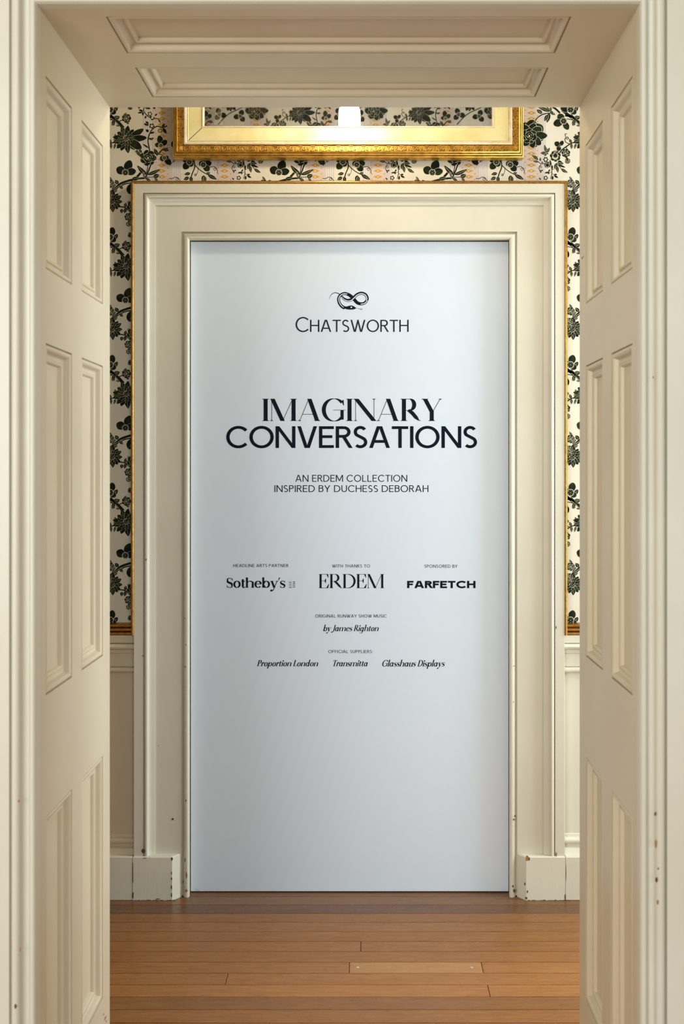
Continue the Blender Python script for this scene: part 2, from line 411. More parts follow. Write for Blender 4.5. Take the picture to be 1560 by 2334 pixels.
# skirting boards and plinth blocks
PZ = 0.148
def prism(m, pts, z0, z1, mi=0, bev=0.003):
    def loop(z, e):
        cx = sum(p[0] for p in pts)/len(pts); cy = sum(p[1] for p in pts)/len(pts)
        return [(p[0]+(e if p[0] < cx else -e), p[1]+(e if p[1] < cy else 0), z) for p in pts]
    rows = [loop(z0, 0), loop(z1-bev, 0), loop(z1, bev)]
    m.grid(rows, mi, closed=True); m.face(rows[-1], mi); m.face(rows[0][::-1], mi)
YF = 3.248
bl = []
for s, (xi, xo, xend, nm, lab, nm2, lab2) in enumerate((
        (-0.6385, wx(302)+0.003, -RX, 'trim_6', 'chipped cream plinth block left of the white panel', 'baseboard_left', 'cream skirting board left of the far doorway'),
        (0.515, wx(1290)+0.004, RX, 'trim_7', 'chipped pale plinth block right of the white panel', 'baseboard_right', 'pale skirting board right of the far doorway'))):
    d = -1 if s == 0 else 1
    xo = (302-838)*YF/F if s == 0 else (1290-838)*YF/F
    m = MB(); prism(m, [(xi, YW), (xi, YF+0.024), (xi+d*0.022, YF), (xo-d*0.0008, YF), (xo-d*0.0008, YW)], 0, PZ)
    bl.append(struct(m, nm, M_CREAM3, lab, 'plinth block', 30))
    m = MB(); x0_, x1_ = sorted((xo+d*0.0008, xend)); m.box(x0_, x1_, YF+0.001, YW, 0, PZ-0.001, b=0.002)
    struct(m, nm2, M_CREAM3, lab2, 'skirting', 30)
# dark dust lines where blocks meet the floor
for s, o in enumerate(bl):
    m = MB(); a = (-0.66, -0.80) if s == 0 else (0.537, 0.68)
    random.seed(30+s); x = min(a)
    while x < max(a):
        L = random.uniform(0.004, 0.02); h = random.uniform(0.001, 0.0035)
        m.face([(x, YF-0.0006, 0.0004), (x+L, YF-0.0006, 0.0004), (x+L, YF-0.0006, h*0.6), (x+L*0.5, YF-0.0006, h), (x, YF-0.0006, h*0.5)]); x += L*0.9
    tag(attach(m.build('dirt_line', M_SEAM, fix=False), o), kind='stuff')

# ------------------------------------------------------------------ panelled lining of the near doorway
MP = [(0, 0), (0, .005), (.0016, .005), (.0026, .0015), (.0045, .0003), (.0065, 0.0), (.009, .0008), (.0115, .0032), (.0132, .0065), (.0145, .0098),
      (.018, .0118), (.0235, .0125), (.0240, .0105), (.0258, .0090), (.0280, .0088), (.0302, .0100), (.0318, .0125), (.033, .016)]
MP = [(u, d*1.22) for u, d in MP]
def lining(name, label, fmap, a0, a1, b0, b1, rects, mat, edge=0.004):
    """board on plane (a,b) with recessed panels; fmap(a,b,d) -> world, d = depth behind the face"""
    As = sorted({a0, a1, *[r[0] for r in rects], *[r[1] for r in rects]})
    Bs = sorted({b0, b1, *[r[2] for r in rects], *[r[3] for r in rects]})
    m = MB()
    for i in range(len(As)-1):
        for j in range(len(Bs)-1):
            ca = (As[i]+As[i+1])/2; cb = (Bs[j]+Bs[j+1])/2
            if any(r[0] < ca < r[1] and r[2] < cb < r[3] for r in rects): continue
            m.face([fmap(As[i], Bs[j], 0), fmap(As[i+1], Bs[j], 0), fmap(As[i+1], Bs[j+1], 0), fmap(As[i], Bs[j+1], 0)])
    # outer returns and back
    q = [(a0, b0), (a1, b0), (a1, b1), (a0, b1)]
    m.grid([[fmap(a, b_, 0) for a, b_ in q], [fmap(a, b_, 0.022) for a, b_ in q]], closed=True)
    m.face([fmap(a, b_, 0.022) for a, b_ in q])
    root = struct(m, name, mat, label, 'door lining')
    for r in rects:
        p = MB(); e = 0.030; d = 0.0195
        p.face([fmap(r[0]+e, r[2]+e, d), fmap(r[1]-e, r[2]+e, d), fmap(r[1]-e, r[3]-e, d), fmap(r[0]+e, r[3]-e, d)])
        po = attach(p.build('panel', mat, fix=False), root)
        mo = MB()
        rows = [[fmap(r[0]+u, r[2]+u, d_), fmap(r[1]-u, r[2]+u, d_), fmap(r[1]-u, r[3]-u, d_), fmap(r[0]+u, r[3]-u, d_)] for u, d_ in MP]
        mo.grid(rows, closed=True)
        mm = mo.build('moulding', mat, po, 40)
    return root
z1m = 1/1227.6
pa = [(Y1*1.034, Y1*1.126), (Y1*1.164, Y1*1.257)]
pz = [(EYE+479*z1m, EYE+934*z1m), (EYE-528*z1m, EYE+303*z1m), (0.221, EYE-814*z1m)]
rects = [(a[0], a[1], z[0], z[1]) for a in pa for z in pz]
linL = lining('trim_8', 'six-panelled cream lining on the left side of the near doorway', lambda a, b_, d: (XL-d, a, b_), WY1, Y2, 0, ZT, rects, M_CREAM)
linR = lining('trim_9', 'six-panelled cream lining on the right side of the near doorway', lambda a, b_, d: (XR+d, a, b_), WY1, Y2, 0, ZT, rects, M_CREAM)
rects = [(XL+0.115, XR-0.117, a[0], a[1]) for a in pa]
linT = lining('trim_10', 'two-panelled cream soffit over the near doorway', lambda a, b_, d: (a, b_, ZT+d), XL, XR, WY1, Y2, rects, M_CREAM)

# paint chips and dents (small flakes with a shape of their own)
def chip(m, p, ax, ay, r, seed, mi=0):
    rnd = random.Random(seed); n = 9
    m.face([tuple(Vector(p)+Vector(ax)*math.cos(2*PI*k/n)*r[0]*rnd.uniform(.6, 1.15)+Vector(ay)*math.sin(2*PI*k/n)*r[1]*rnd.uniform(.6, 1.15)) for k in range(n)], mi)
def far_chips(o, items, y, mats=(M_CHIP, M_DENT)):
    m = MB()
    for i, (px, py, rx, ry, mi) in enumerate(items):
        z = y; k = z/F
        chip(m, ((px-838)*k, y, EYE-(py-1075)*k), (1, 0, 0), (0, 0, 1), (rx*k, ry*k), i*7+len(items), mi)
    return tag(attach(m.build('paint_chips', list(mats), fix=False), o), kind='stuff')
far_chips(far_arch, [(333, 1276, 2, 3, 0), (327, 1940, 5, 6, 1), (1268, 1948, 2.5, 6, 0), (1268, 1430, 1.2, 4, 1), (326, 1495, 1.5, 2, 1)], YW-0.0545)
far_chips(far_arch, [(394, 1867, 3.2, 3.2, 0), (394, 1867, 1.8, 1.8, 1), (361, 1700, 1, 1, 1)], YW-0.0247)
far_chips(far_arch, [(424, 1825, 1.5, 3, 1), (424, 1470, 1.4, 1.5, 1), (421, 1409, 1.3, 1.6, 1), (422, 1520, 1.4, 1.6, 1), (425, 1995, 2.5, 10, 0), (418, 2010, 1.5, 4, 1),
                     (424, 2030, 4, 4, 0), (422, 1960, 1.2, 6, 1), (1172, 1868, 3, 3, 0), (1174, 1860, 2, 2, 1), (1173, 2030, 3, 5, 1), (1170, 2020, 2, 3, 1), (1171, 1600, 1, 2, 1), (1172, 1518, 1, 1.6, 1)], YW-0.0305)
far_chips(bl[0], [(392, 1958, 3, 5, 1), (391, 1990, 2, 4, 0), (391, 2003, 1.5, 5, 1), (391, 2022, 1.5, 6, 1), (391, 2040, 1.5, 6, 1), (303, 2040, 2, 11, 1), (303, 1990, 1, 30, 1), (330, 1956, 5, 1, 1), (360, 2049, 6, 1.2, 1)], YF-0.0007)
far_chips(bl[1], [(1202, 1956, 5, 8, 0), (1207, 1958, 2, 5, 1), (1203, 2033, 2, 4, 1), (1200, 2047, 4, 3, 1), (1289, 2046, 1.6, 8, 1), (1291, 1990, .6, 25, 1), (1197, 2015, 2, 4, 1)], YF-0.0007)
def side_chips(o, X, items, sgn, x_off):
    m = MB()
    for i, (px, py, r) in enumerate(items):
        y = abs(X)*F/abs(px-838); z = EYE-(py-1075)*y/F
        chip(m, (X+x_off, y, z), (0, 1, 0), (0, 0, 1), (r*y/F*2.2, r*y/F), i*11+3, i % 2)
    return tag(attach(m.build('paint_chips', [M_CHIP, M_DENT], fix=False), o), kind='stuff')
side_chips(linL, XL, [(240, 2320, 4), (242, 2328, 2), (236, 2312, 2)], 1, 0.0006)
side_chips(linR, XR, [(1328, 588, 3.0), (1331, 585, 1.5)], -1, -0.0006)
m = MB()
for i, (px, py, rx, ry, yy) in enumerate([(43, 1826, 3, 4, WY1-0.0225), (35, 2294, 3, 6, WY1-0.0225), (46, 2165, 2, 5, WY1-0.0225), (1494, 1855, 3, 5, WY1-0.0225), (1495, 1925, 3, 12, WY1-0.0225),
                                      (1497, 2005, 3, 7, WY1-0.0225), (1500, 2056, 3, 6, WY1-0.0225), (1501, 1980, 1.5, 3, WY1-0.0225), (1490, 860, 1.5, 4, WY1-0.0225)]):
    k = yy/F; chip(m, ((px-838)*k, yy, EYE-(py-1075)*k), (1, 0, 0), (0, 0, 1), (rx*k, ry*k), i*5+1, i % 2)
tag(attach(m.build('paint_chips', [M_CHIP, M_DENT], fix=False), near_arch), kind='stuff')

# ------------------------------------------------------------------ lettering engine
def catmull(pts, n=6):
    P = [pts[0]] + list(pts) + [pts[-1]]; out = []
    for i in range(1, len(P)-2):
        p0, p1, p2, p3 = P[i-1], P[i], P[i+1], P[i+2]
        for k in range(n):
            t = k/n
            out.append(tuple(0.5*((2*p1[j])+(-p0[j]+p2[j])*t+(2*p0[j]-5*p1[j]+4*p2[j]-p3[j])*t*t+(-p0[j]+3*p1[j]-3*p2[j]+p3[j])*t**3) for j in range(len(p1))))
    out.append(tuple(pts[-1])); return out
class Pen:
    def __init__(s, v, h, serif=0.0, st=None):
        s.v, s.h, s.s = v, h, serif; s.st = st if st else h; s.q = []      # q: quads in glyph space
    def line(s, x0, y0, x1, y1, w=None):
        dx, dy = x1-x0, y1-y0; L = math.hypot(dx, dy)
        if w is None: w = s.v if abs(dy) > abs(dx) else s.h
        if abs(dy) > abs(dx)*0.35:      # flush top and bottom ends
            hw = w/2*L/abs(dy); s.q.append([(x0-hw, y0), (x0+hw, y0), (x1+hw, y1), (x1-hw, y1)])
        else:
            nx, ny = -dy/L*w/2, dx/L*w/2; s.q.append([(x0+nx, y0+ny), (x0-nx, y0-ny), (x1-nx, y1-ny), (x1+nx, y1+ny)])
    def path(s, pts, ws=None, k=1.0, smooth=True, n=6):
        P = catmull(pts, n) if smooth else pts
        N = len(P); L = []; R = []
        for i, p in enumerate(P):
            a = P[max(i-1, 0)]; b = P[min(i+1, N-1)]; dx, dy = b[0]-a[0], b[1]-a[1]; l = math.hypot(dx, dy) or 1
            if ws:
                t = i/(N-1)*(len(ws)-1); j = min(int(t), len(ws)-2); w = ws[j]+(ws[j+1]-ws[j])*(t-j)
            else: w = (s.h+(s.v-s.h)*(abs(dy)/l)**1.3)*k
            nx, ny = -dy/l*w/2, dx/l*w/2
            L.append((p[0]+nx, p[1]+ny)); R.append((p[0]-nx, p[1]-ny))
        for i in range(N-1): s.q.append([L[i], R[i], R[i+1], L[i+1]])
    def arc(s, cx, cy, rx, ry, a0, a1, n=22, k=1.0, ws=None):
        s.path([(cx+rx*math.cos(math.radians(a0+(a1-a0)*i/n)), cy+ry*math.sin(math.radians(a0+(a1-a0)*i/n))) for i in range(n+1)], ws, k, False)
    def ser(s, x, y, up, w=None):       # serif at a stem end
        if s.s <= 0: return
        w = s.v if w is None else w; hw = w/2+s.s; t = s.st; d = -1 if up else 1
        s.q.append([(x-hw, y), (x+hw, y), (x+hw, y+d*t), (x-hw, y+d*t)])
        g = s.s*0.55; s.q.append([(x-w/2-g, y+d*t), (x+w/2+g, y+d*t), (x+w/2, y+d*(t+g)), (x-w/2, y+d*(t+g))])
    def stem(s, x, y0=0.0, y1=1.0, w=None, lo=True, hi=True):
        w = s.v if w is None else w
        s.line(x, y0, x, y1, w)
        if lo: s.ser(x, y0, False, w)
        if hi: s.ser(x, y1, True, w)
    def disc(s, cx, cy, r, n=10): s.q.append([(cx+r*math.cos(2*PI*i/n), cy+r*math.sin(2*PI*i/n)) for i in range(n)])

def cap(ch, p, W):
    """draw capital ch in pen p, W = width scale; returns advance without spacing"""
    v, h, sf = p.v, p.h, p.s; t = h if sf > 0 else v      # t: thin diagonal
    if ch == 'I': x = v/2+sf; p.stem(x); return v+2*sf
    if ch == '1': p.stem(.3*W, hi=False); p.line(.08*W, .78, .3*W, .96, h); return .42*W
    if ch in 'EFL':
        w = (.60 if ch == 'E' else .56)*W; x = v/2+sf; p.stem(x)
        if ch != 'L':
            p.line(x, 1-h/2, w, 1-h/2, h)
            p.line(x, .52, w*(.90 if sf == 0 else .78), .52, h)
        if ch != 'F': p.line(x, h/2, w, h/2, h)
        if sf > 0:
            if ch != 'L': p.q.append([(w-.02, 1), (w, 1), (w+.015, .74), (w-.01, .74), (w-.10, .97)]); p.q.append([(w*.78, .68), (w*.78-.01, .36), (w*.78-.03, .36), (w*.78-.10, .52), (w*.78-.03, .68)])
            if ch != 'F': p.q.append([(w, 0), (w+.06, .30), (w+.035, .30), (w-.12, .02)])
        return w+(0.04 if sf else 0)
    if ch == 'H':
        w = .74*W; p.stem(v/2+sf); p.stem(w-v/2+sf); p.line(v/2+sf, .53, w-v/2+sf, .53, h); return w+2*sf
    if ch == 'T':
        w = .66*W; p.stem(w/2, hi=False); p.line(0, 1-h/2, w, 1-h/2, h)
        if sf > 0: p.q.append([(0, 1), (-.02, .74), (.01, .74), (.09, .97)]); p.q.append([(w, 1), (w+.02, .74), (w-.01, .74), (w-.09, .97)])
        return w
    if ch == 'O': w = .98*W; p.arc(w/2, .5, w/2-v/2, .515-h/2, 0, 366, 48); return w
    if ch == 'C':
        w = .86*W; R = .98*W/2; p.arc(R, .5, R-v/2, .515-h/2, 42, 318, 34)
        return w
    if ch == 'G':
        R = .98*W/2; w = .90*W; p.arc(R, .5, R-v/2, .515-h/2, 40, 318 if sf > 0 else 328, 34)
        if sf > 0:
            p.q.append([(w-.11, .90), (w-.03, .96), (w-.015, .70), (w-.04, .70)])
            p.line(w-v/2-.01, .06, w-v/2-.01, .50, v*.8); p.line(w*.50, .49, w+.05, .49, h)
        else: p.line(w-v/2, .10, w-v/2, .5, v); p.line(w*.55, .5-h/2, w, .5-h/2, h)
        return w+.03
    if ch == 'D':
        w = .82*W; x = v/2+sf; p.stem(x); a = w*.40
        p.line(x, 1-h/2, a, 1-h/2, h); p.line(x, h/2, a, h/2, h); p.arc(a, .5, w-a-v/2, .5-h/2, -90, 90, 20); return w
    if ch in 'PRB':
        w = .60*W; x = v/2+sf; p.stem(x); a = w*.55+sf*.4; m0 = .47 if ch != 'B' else .53
        p.line(x, 1-h/2, a, 1-h/2, h); p.line(x, m0+h/2, a, m0+h/2, h)
        p.arc(a, (1+m0)/2, w-a-v/2+sf*.5, (1-m0)/2-h/2, -90, 90, 16)
        if ch == 'B':
            p.line(x, h/2, a, h/2, h); p.arc(a, (m0+h)/2, w*1.05-a-v/2+sf*.5, (m0+h)/2-h/2, -90, 90, 16)
        if ch == 'R':
            if sf > 0:
                p.path([(a-.04, m0+h), (a+.10, m0-.10), (w+.02, .16), (w+.13, .03), (w+.2, .02)], [v*.8, v, v*.95, h*1.5, h]); w += .16
            else: p.line(a-.02, m0+h/2, w+.02-v*.1, 0, v); w += .04
        return w+sf*.6
    if ch == 'S':
        w = .56*W+sf*.5
        k = 1.0
        P = [(.90, .80), (.78, .93), (.50, 1.012-h/2), (.20, .93), (v/2/w, .74), (.20, .59), (.50, .505), (.80, .41), (1-v/2/w, .26), (.82, .07), (.50, h/2-.012), (.20, .06), (.06, .20)]
        P = [(a*w, b_) for a, b_ in P]
        if sf > 0: p.path(P, [h, h, h, v*.5, v*.8, v*1.0, v*1.15, v*1.0, v*.8, v*.5, h, h, h]); p.q.append([(.92*w, .98), (.96*w, .98), (.96*w, .7), (.90*w, .7)]); p.q.append([(.04*w, .3), (.09*w, .3), (.06*w, 0), (.02*w, 0)])
        else:
            t_ = (v+h)/2; rx = w/2-t_/2; r1 = (.515+.015-t_)/2+.008; r2 = (.53-t_)/2+.012; c1 = 1.012-t_/2-r1; c2 = -.012+t_/2+r2; D_ = math.radians
            Q = [(w*.5+rx*.94*math.cos(D_(a)), c1+r1*math.sin(D_(a))) for a in range(30, 236, 15)]+[(w*.5+rx*math.cos(D_(a)), c2+r2*math.sin(D_(a))) for a in range(56, -150, -15)]
            p.path(Q, [t_, t_], n=3)
        return w
    if ch == 'A':
        w = .84*W+sf*1.3; x0 = sf; x1 = w-sf; c_ = w/2; hw = v*.52
        p.line(x0+t*.55, 0, c_-hw*.30-(0 if sf else hw*.25), 1, t); p.line(c_+(0 if sf else hw*.45), 1, x1-v*.55, 0, v)
        y = .30; p.line(x0+(c_-x0)*y+t*.3, y, x1-v*.6-(x1-c_)*y*.75, y, h); p.ser(x0+t*.5, 0, False, t); p.ser(x1-v*.55, 0, False, v*.9); return w
    if ch == 'V':
        w = .80*W; p.line(v*.55, 1, w/2-(0 if sf else v*.25), 0, v); p.line(w/2+(0 if sf else v*.25), 0, w-t*.55, 1, t); p.ser(v*.55, 1, True); p.ser(w-t*.5, 1, True, t); return w
    if ch == 'W':
        w = 1.18*W; a = w*.29; b_ = w*.5; c_ = w*.71
        p.line(v*.55, 1, a-v*.15, 0, v); p.line(a+v*.15, 0, b_+v*.1, 1, t); p.line(b_-v*.1, 1, c_-v*.15, 0, v); p.line(c_+v*.15, 0, w-t*.5, 1, t); return w
    if ch == 'Y':
        w = .76*W+sf; p.stem(w/2, 0, .46, hi=False); p.line(v*.5+sf, 1, w/2, .42, v); p.line(w/2+(v-t)*.3, .42, w-t*.5-sf, 1, t); p.ser(v*.5+sf, 1, True); p.ser(w-t*.5-sf, 1, True, t); return w
    if ch == 'N':
        w = .80*W+sf*1.2; x0 = t/2+sf; x1 = w-t/2-sf
        p.line(x0, 0, x0, 1, t); p.line(x1, 0, x1, 1, t); p.line(x0+(v*.15 if sf else 0), 1, x1, 0, v*(1.0 if sf else .98))
        p.ser(x0, 0, False, t); p.ser(x1, 1, True, t)
        if sf: p.ser(x0-.02, 1, True, t)
        return w
    if ch == 'M':
        w = (.98 if sf == 0 else 1.02)*W+sf; x0 = t/2+sf; x1 = w-v/2-sf; c_ = (x0+x1)/2
        p.line(x0, 0, x0, 1, t); p.stem(x1); p.line(x0+v*.2, 1, c_, 0 if sf else .12, v); p.line(c_, 0 if sf else .12, x1-v*.2, 1, t); p.ser(x0, 0, False, t)
        if sf: p.ser(x0, 1, True, t)
        return w
    if ch == 'U':
        w = .72*W; r = w/2-v/2; p.line(v/2, 1, v/2, r+v/2, v); p.line(w-v/2, 1, w-v/2, r+v/2, v); p.arc(w/2, r+v/2, r, r+v/2-h/2, 180, 360, 20); return w
    if ch == 'K':
        w = .64*W; p.stem(v/2); p.line(w-v*.5, 1, v*.8, .46, t); p.line(v*1.6, .56, w-v*.3, 0, v); return w
    if ch == '.': p.disc(.09, .07, .08); return .2
    if ch == ':': p.disc(.09, .09, .07); p.disc(.09, .55, .07); return .2
    if ch == '7': p.line(0, 1-h/2, .5*W, 1-h/2, h); p.line(.48*W, 1, .2*W, 0, v); return .5*W
    if ch == '4': p.line(.40*W, 0, .40*W, 1, v); p.line(.40*W, 1, .02*W, .28, h); p.line(.02*W, .28, .56*W, .28, h); return .56*W
    return .36*W
def low(ch, p, xh):
    """serif lower case, xh = x height"""
    v, h, sf = p.v, p.h, p.s; A = 1.06; D = -.36
    r = xh*.5
    def fl(x, y): p.q.append([(x-v/2-sf, y-.05), (x+v/2, y), (x+v/2, y-.12), (x-v/2, y-.12)])
    def foot(x, y=0): p.ser(x, y, False)
    if ch in 'oecdbpqag':
        bw = xh*(1.02 if ch in 'oe' else .96)
    if ch == 'o': p.arc(bw/2, r, bw/2-v*.5, r-h*.5+.01, 0, 360, 28); return bw
    if ch == 'e':
        p.arc(bw/2, r, bw/2-v*.5, r-h*.5+.01, 5, 320, 26); p.line(v*.6, r*1.10, bw-v*.5, r*1.10, h); return bw*.98
    if ch in 'bp':
        x = v/2+sf*.6
        p.line(x, 0 if ch == 'b' else D, x, A if ch == 'b' else xh, v); fl(x, A if ch == 'b' else xh)
        if ch == 'p': foot(x, D)
        p.arc(x+bw*.44, r, bw*.52-v*.5, r-h*.5+.01, -165, 165, 26); return bw+v*.6
    if ch in 'dag':
        c_ = bw*.5; p.arc(c_, r, bw*.50-v*.5, r-h*.5+.01, 20, 340, 26); x = bw-v*.3
        if ch == 'd': p.line(x, 0, x, A, v); fl(x, A)
        if ch == 'a': p.line(x, .06, x, xh, v)
        if ch in 'da': p.path([(x, .10), (x+.03, .01), (x+.12, .06)], [v, h*1.3, h])
        if ch == 'g':
            p.line(x, .0, x, xh, v); p.path([(x, 0.02), (x-.03, -.2), (x-.2, D+.02), (c_-.15, D+.05), (c_-.17, D+.14)], [v, v*.8, h, h, v])
        return bw+v*.5+.04
    if ch in 'nmhru':
        x = v/2+sf*.6
        if ch == 'u':
            p.line(x, xh, x, .15, v); p.path([(x, .18), (x+.06, .02), (x+.2, .01), (xh*.8, .16)], [v, v*.7, h, h]); x2 = xh*.86; p.line(x2, 0, x2, xh, v); fl(x, xh); fl(x2, xh); p.path([(x2, .1), (x2+.03, .01), (x2+.12, .06)], [v, h*1.3, h]); return x2+.12
        p.line(x, 0, x, A if ch == 'h' else xh, v); fl(x, A if ch == 'h' else xh); foot(x)
        if ch == 'r': p.path([(x, xh*.62), (x+.10, xh*.92), (x+.20, xh-.01)], [h, h*1.5, h*2]); p.disc(x+.24, xh-.07, v*.62); return x+.32
        n_ = 2 if ch == 'm' else 1; step = xh*.80
        for i in range(n_):
            xa = x+i*step; xb = xa+step
            p.path([(xa, xh*.60), (xa+step*.32, xh*.93), (xa+step*.62, xh-h*.5), (xb-v*.02, xh*.80), (xb, xh*.60)], [h, h, h*1.5, v*.9, v]); p.line(xb, 0, xb, xh*.62, v); foot(xb)
        return x+n_*step+v/2+sf*.7
    if ch in 'il':
        x = v/2+sf*.6; t_ = xh if ch == 'i' else A; p.line(x, 0, x, t_, v); fl(x, t_); foot(x)
        if ch == 'i': p.disc(x, xh+.24, v*.66)
        return v+sf*1.4
    if ch == 't':
        x = v/2+.08; p.line(x, .12, x, xh+.18, v); p.line(x-.14, xh-h*.5, x+.22, xh-h*.5, h*1.2); p.path([(x, .14), (x+.04, .02), (x+.14, .02), (x+.22, .10)], [v, v*.6, h, h]); return x+.24
    if ch == 's':
        w = xh*.74; P = [(.88, .80), (.75, .94), (.5, .985), (.2, .9), (.13, .74), (.3, .59), (.55, .5), (.8, .38), (.86, .24), (.76, .07), (.5, .02), (.22, .06), (.08, .22)]
        p.path([(a*w, b_*xh) for a, b_ in P], [h, h, h, v*.5, v*.75, v, v, v, v*.75, v*.5, h, h, h]); p.q.append([(.86*w, xh), (.93*w, xh), (.93*w, xh*.72), (.87*w, xh*.72)]); p.q.append([(.05*w, xh*.28), (.12*w, xh*.28), (.1*w, 0), (.04*w, 0)]); return w
    if ch == 'y':
        w = xh*.98; p.line(v*.6, xh, w*.54, 0, v); p.path([(w-.05, xh), (w*.54, 0), (w*.36, D*.75), (w*.16, D+.03)], [h, h, h*1.2, h*1.6], smooth=False); p.disc(w*.12, D+.07, v*.6)
        p.line(-.04, xh-h*.5, v*1.2+.06, xh-h*.5, h); p.line(w-.18, xh-h*.5, w+.05, xh-h*.5, h); return w
    if ch == "'": p.q.append([(.10, A), (.22, A-.02), (.06, xh+.05), (.02, xh+.06)]); return .16
    return .3
def letter_width_cap(ch):
    return 1
def typeset(text, mode, v, h, sf, W=1.0, track=0.08, space=0.35, xh=.62, slant=0.0, st=None, bigfirst=None):
    q = []; x = 0.0
    for i, ch in enumerate(text):
        if ch == ' ': x += space; continue
        k = 1.0
        if bigfirst and i == 0: k = bigfirst
        p = Pen(v/ (k**.5), h/(k**.5), sf, st)
        if ch in 'abcdefghijklmnopqrstuvwxyz\'' : adv = low(ch, p, xh)
        elif ch == 'J': 
            p = Pen(v, h, sf, st); p.path([(.30, 1), (.30, .5), (.28, .05), (.14, -.16), (0, -.2)], [v, v, v*.9, h*1.4, h]); p.ser(.30, 1, True); p.disc(.0, -.16, v*.6); adv = .42
        else: adv = cap(ch, p, W)
        for f in p.q: q.append([((a*k+b_*k*slant)+x, b_*k) for a, b_ in f])
        x += adv*k+track
    return q
YB = YW+0.010                  # face of the board
SB = F/YB
def place_text(parent, q, x0, x1, ytop, ybase, mat=None, name='lettering', rot=False, y=None, capref=1.0):
    """fit glyph quads to target extents on the board (pixel frame)"""
    xs = [a for f in q for a, b_ in f]
    mn, mx = min(xs), max(xs)
    sy = (ybase-ytop)/capref; sx = (x1-x0)/(mx-mn)
    m = MB()
    yy = YB-0.0004 if y is None else y
    for f in q:
        pts = []
        for a, b_ in f:
            if rot: px = x1-(0) ; 
            px = x0+(a-mn)*sx; py = ybase-b_*sy
            if rot:
                px, py = rot(a, b_)
            pts.append(((px-838)/SB, yy, EYE-(py-1075)/SB))
        m.face([(a, b_-(len(m.f) % 7)*0.00002, c_) for a, b_, c_ in pts])
    o = m.build(name, mat or M_INK, fix=False)
    return attach(o, parent)

# ------------------------------------------------------------------ the exhibition panel
panel = empty('display_panel', ((FX0+FX1)/2, YB+0.009, 0))
tag(panel, 'tall white exhibition title panel filling the far doorway', 'display panel')
m = MB(); bx0, bx1 = (435.3-838)/SB, (1159.6-838)/SB
m.box(bx0, bx1, YB, YB+0.018, 0.004, EYE-(551-1075)/SB, b=0.0008)
attach(m.build('board', M_BOARD), panel)
# small lifted corner of the vinyl, bottom left
m = MB(); x_, z_ = (446-838)/SB, EYE-(2027-1075)/SB
m.face([(x_, YB-0.0006, z_-0.006), (x_+0.022, YB-0.0006, z_-0.007), (x_+0.010, YB-0.002, z_-0.001), (x_+0.002, YB-0.0012, z_+0.004)])
attach(m.build('lifted_vinyl', M_BOARD, fix=False), panel)

T = lambda *a, **k: attach_text(*a, **k)
def attach_text(q, x0, x1, yt, yb, **k): return place_text(panel, q, x0, x1, yt, yb, **k)
# house name: tall light capitals
q = typeset('CHATSWORTH', 'cap', .115, .10, 0, W=.98, track=.10, bigfirst=1.22)
T(q, 674, 932, 729, 756.5, mat=M_INKB)
q = typeset('IMAGINARY', 'cap', .155, .020, .055, W=.96, track=.035, st=.016)
T(q, 598, 1008, 909, 959.5, mat=M_INK)
q = typeset('CONVERSATIONS', 'cap', .140, .130, 0, W=1.02, track=.075)
T(q, 516, 1088, 971.5, 1021)
q = typeset('AN ERDEM COLLECTION', 'cap', .118, .108, 0, W=1.0, track=.15, space=.36)
T(q, 674, 929, 1082.5, 1098)
q = typeset('INSPIRED BY DUCHESS DEBORAH', 'cap', .118, .108, 0, W=1.0, track=.15, space=.36)
T(q, 626, 977, 1106, 1121.5)
sm = dict(v=.135, h=.12, sf=0, W=1.0, track=.17, space=.40)
def small(t, x0, x1, yt, yb):
    T(typeset(t, 'cap', sm['v'], sm['h'], 0, W=1.0, track=.17, space=.40), x0, x1, yt, yb, mat=M_INKB)
small('HEADLINE ARTS PARTNER', 532.5, 658, 1285.5, 1292.5)
small('WITH THANKS TO', 757.5, 844, 1286.5, 1293.5)
small('SPONSORED BY', 968, 1043.5, 1287, 1294)
small('ORIGINAL RUNWAY SHOW MUSIC', 719, 882, 1400.5, 1407.5)
small('OFFICIAL SUPPLIERS:', 749, 850.5, 1481.5, 1488.5)
q = typeset('ERDEM', 'cap', .135, .028, .05, W=1.0, track=.05, st=.024)
T(q, 727, 876, 1308.5, 1340.5)
q = typeset('FARFETCH', 'cap', .27, .235, 0, W=1.38, track=.10)
T(q, 928.5, 1084.5, 1324, 1340.5)
q = typeset("Sotheby's", 'low', .185, .065, .05, W=1.05, track=.035, xh=.70, st=.05)
T(q, 517, 651, 1317.5, 1339.5, mat=M_INK)
it = dict(W=1.0, track=.045, space=.30, xh=.62, slant=.30, st=.035)
def ital(t, x0, x1, yt, yb): T(typeset(t, 'low', .180, .050, .055, **it), x0, x1, yt, yb)
ital('by James Righton', 737, 864, 1424.5, 1438.5)
ital('Proportion London', 586, 726, 1504.5, 1518.5)
ital('Transmitta', 760, 839, 1504.5, 1518.5)
ital('Glasshaus Displays', 872, 1015, 1504.5, 1519)
# two small lines turned upright beside the auction name
for txt, bx, y0_, y1_ in (('EST.', 665, 1323, 1340), ('1744', 673.5, 1325, 1340)):
    q = typeset(txt, 'cap', .16, .06, .05, W=1.0, track=.10, st=.05)
    mx = max(a for f in q for a, _ in f)
    place_text(panel, q, 0, 1, 0, 1, rot=(lambda a, b_, bx=bx, y0_=y0_, y1_=y1_, mx=mx: (bx-5.6*b_, y1_-(a/mx)*(y1_-y0_))))
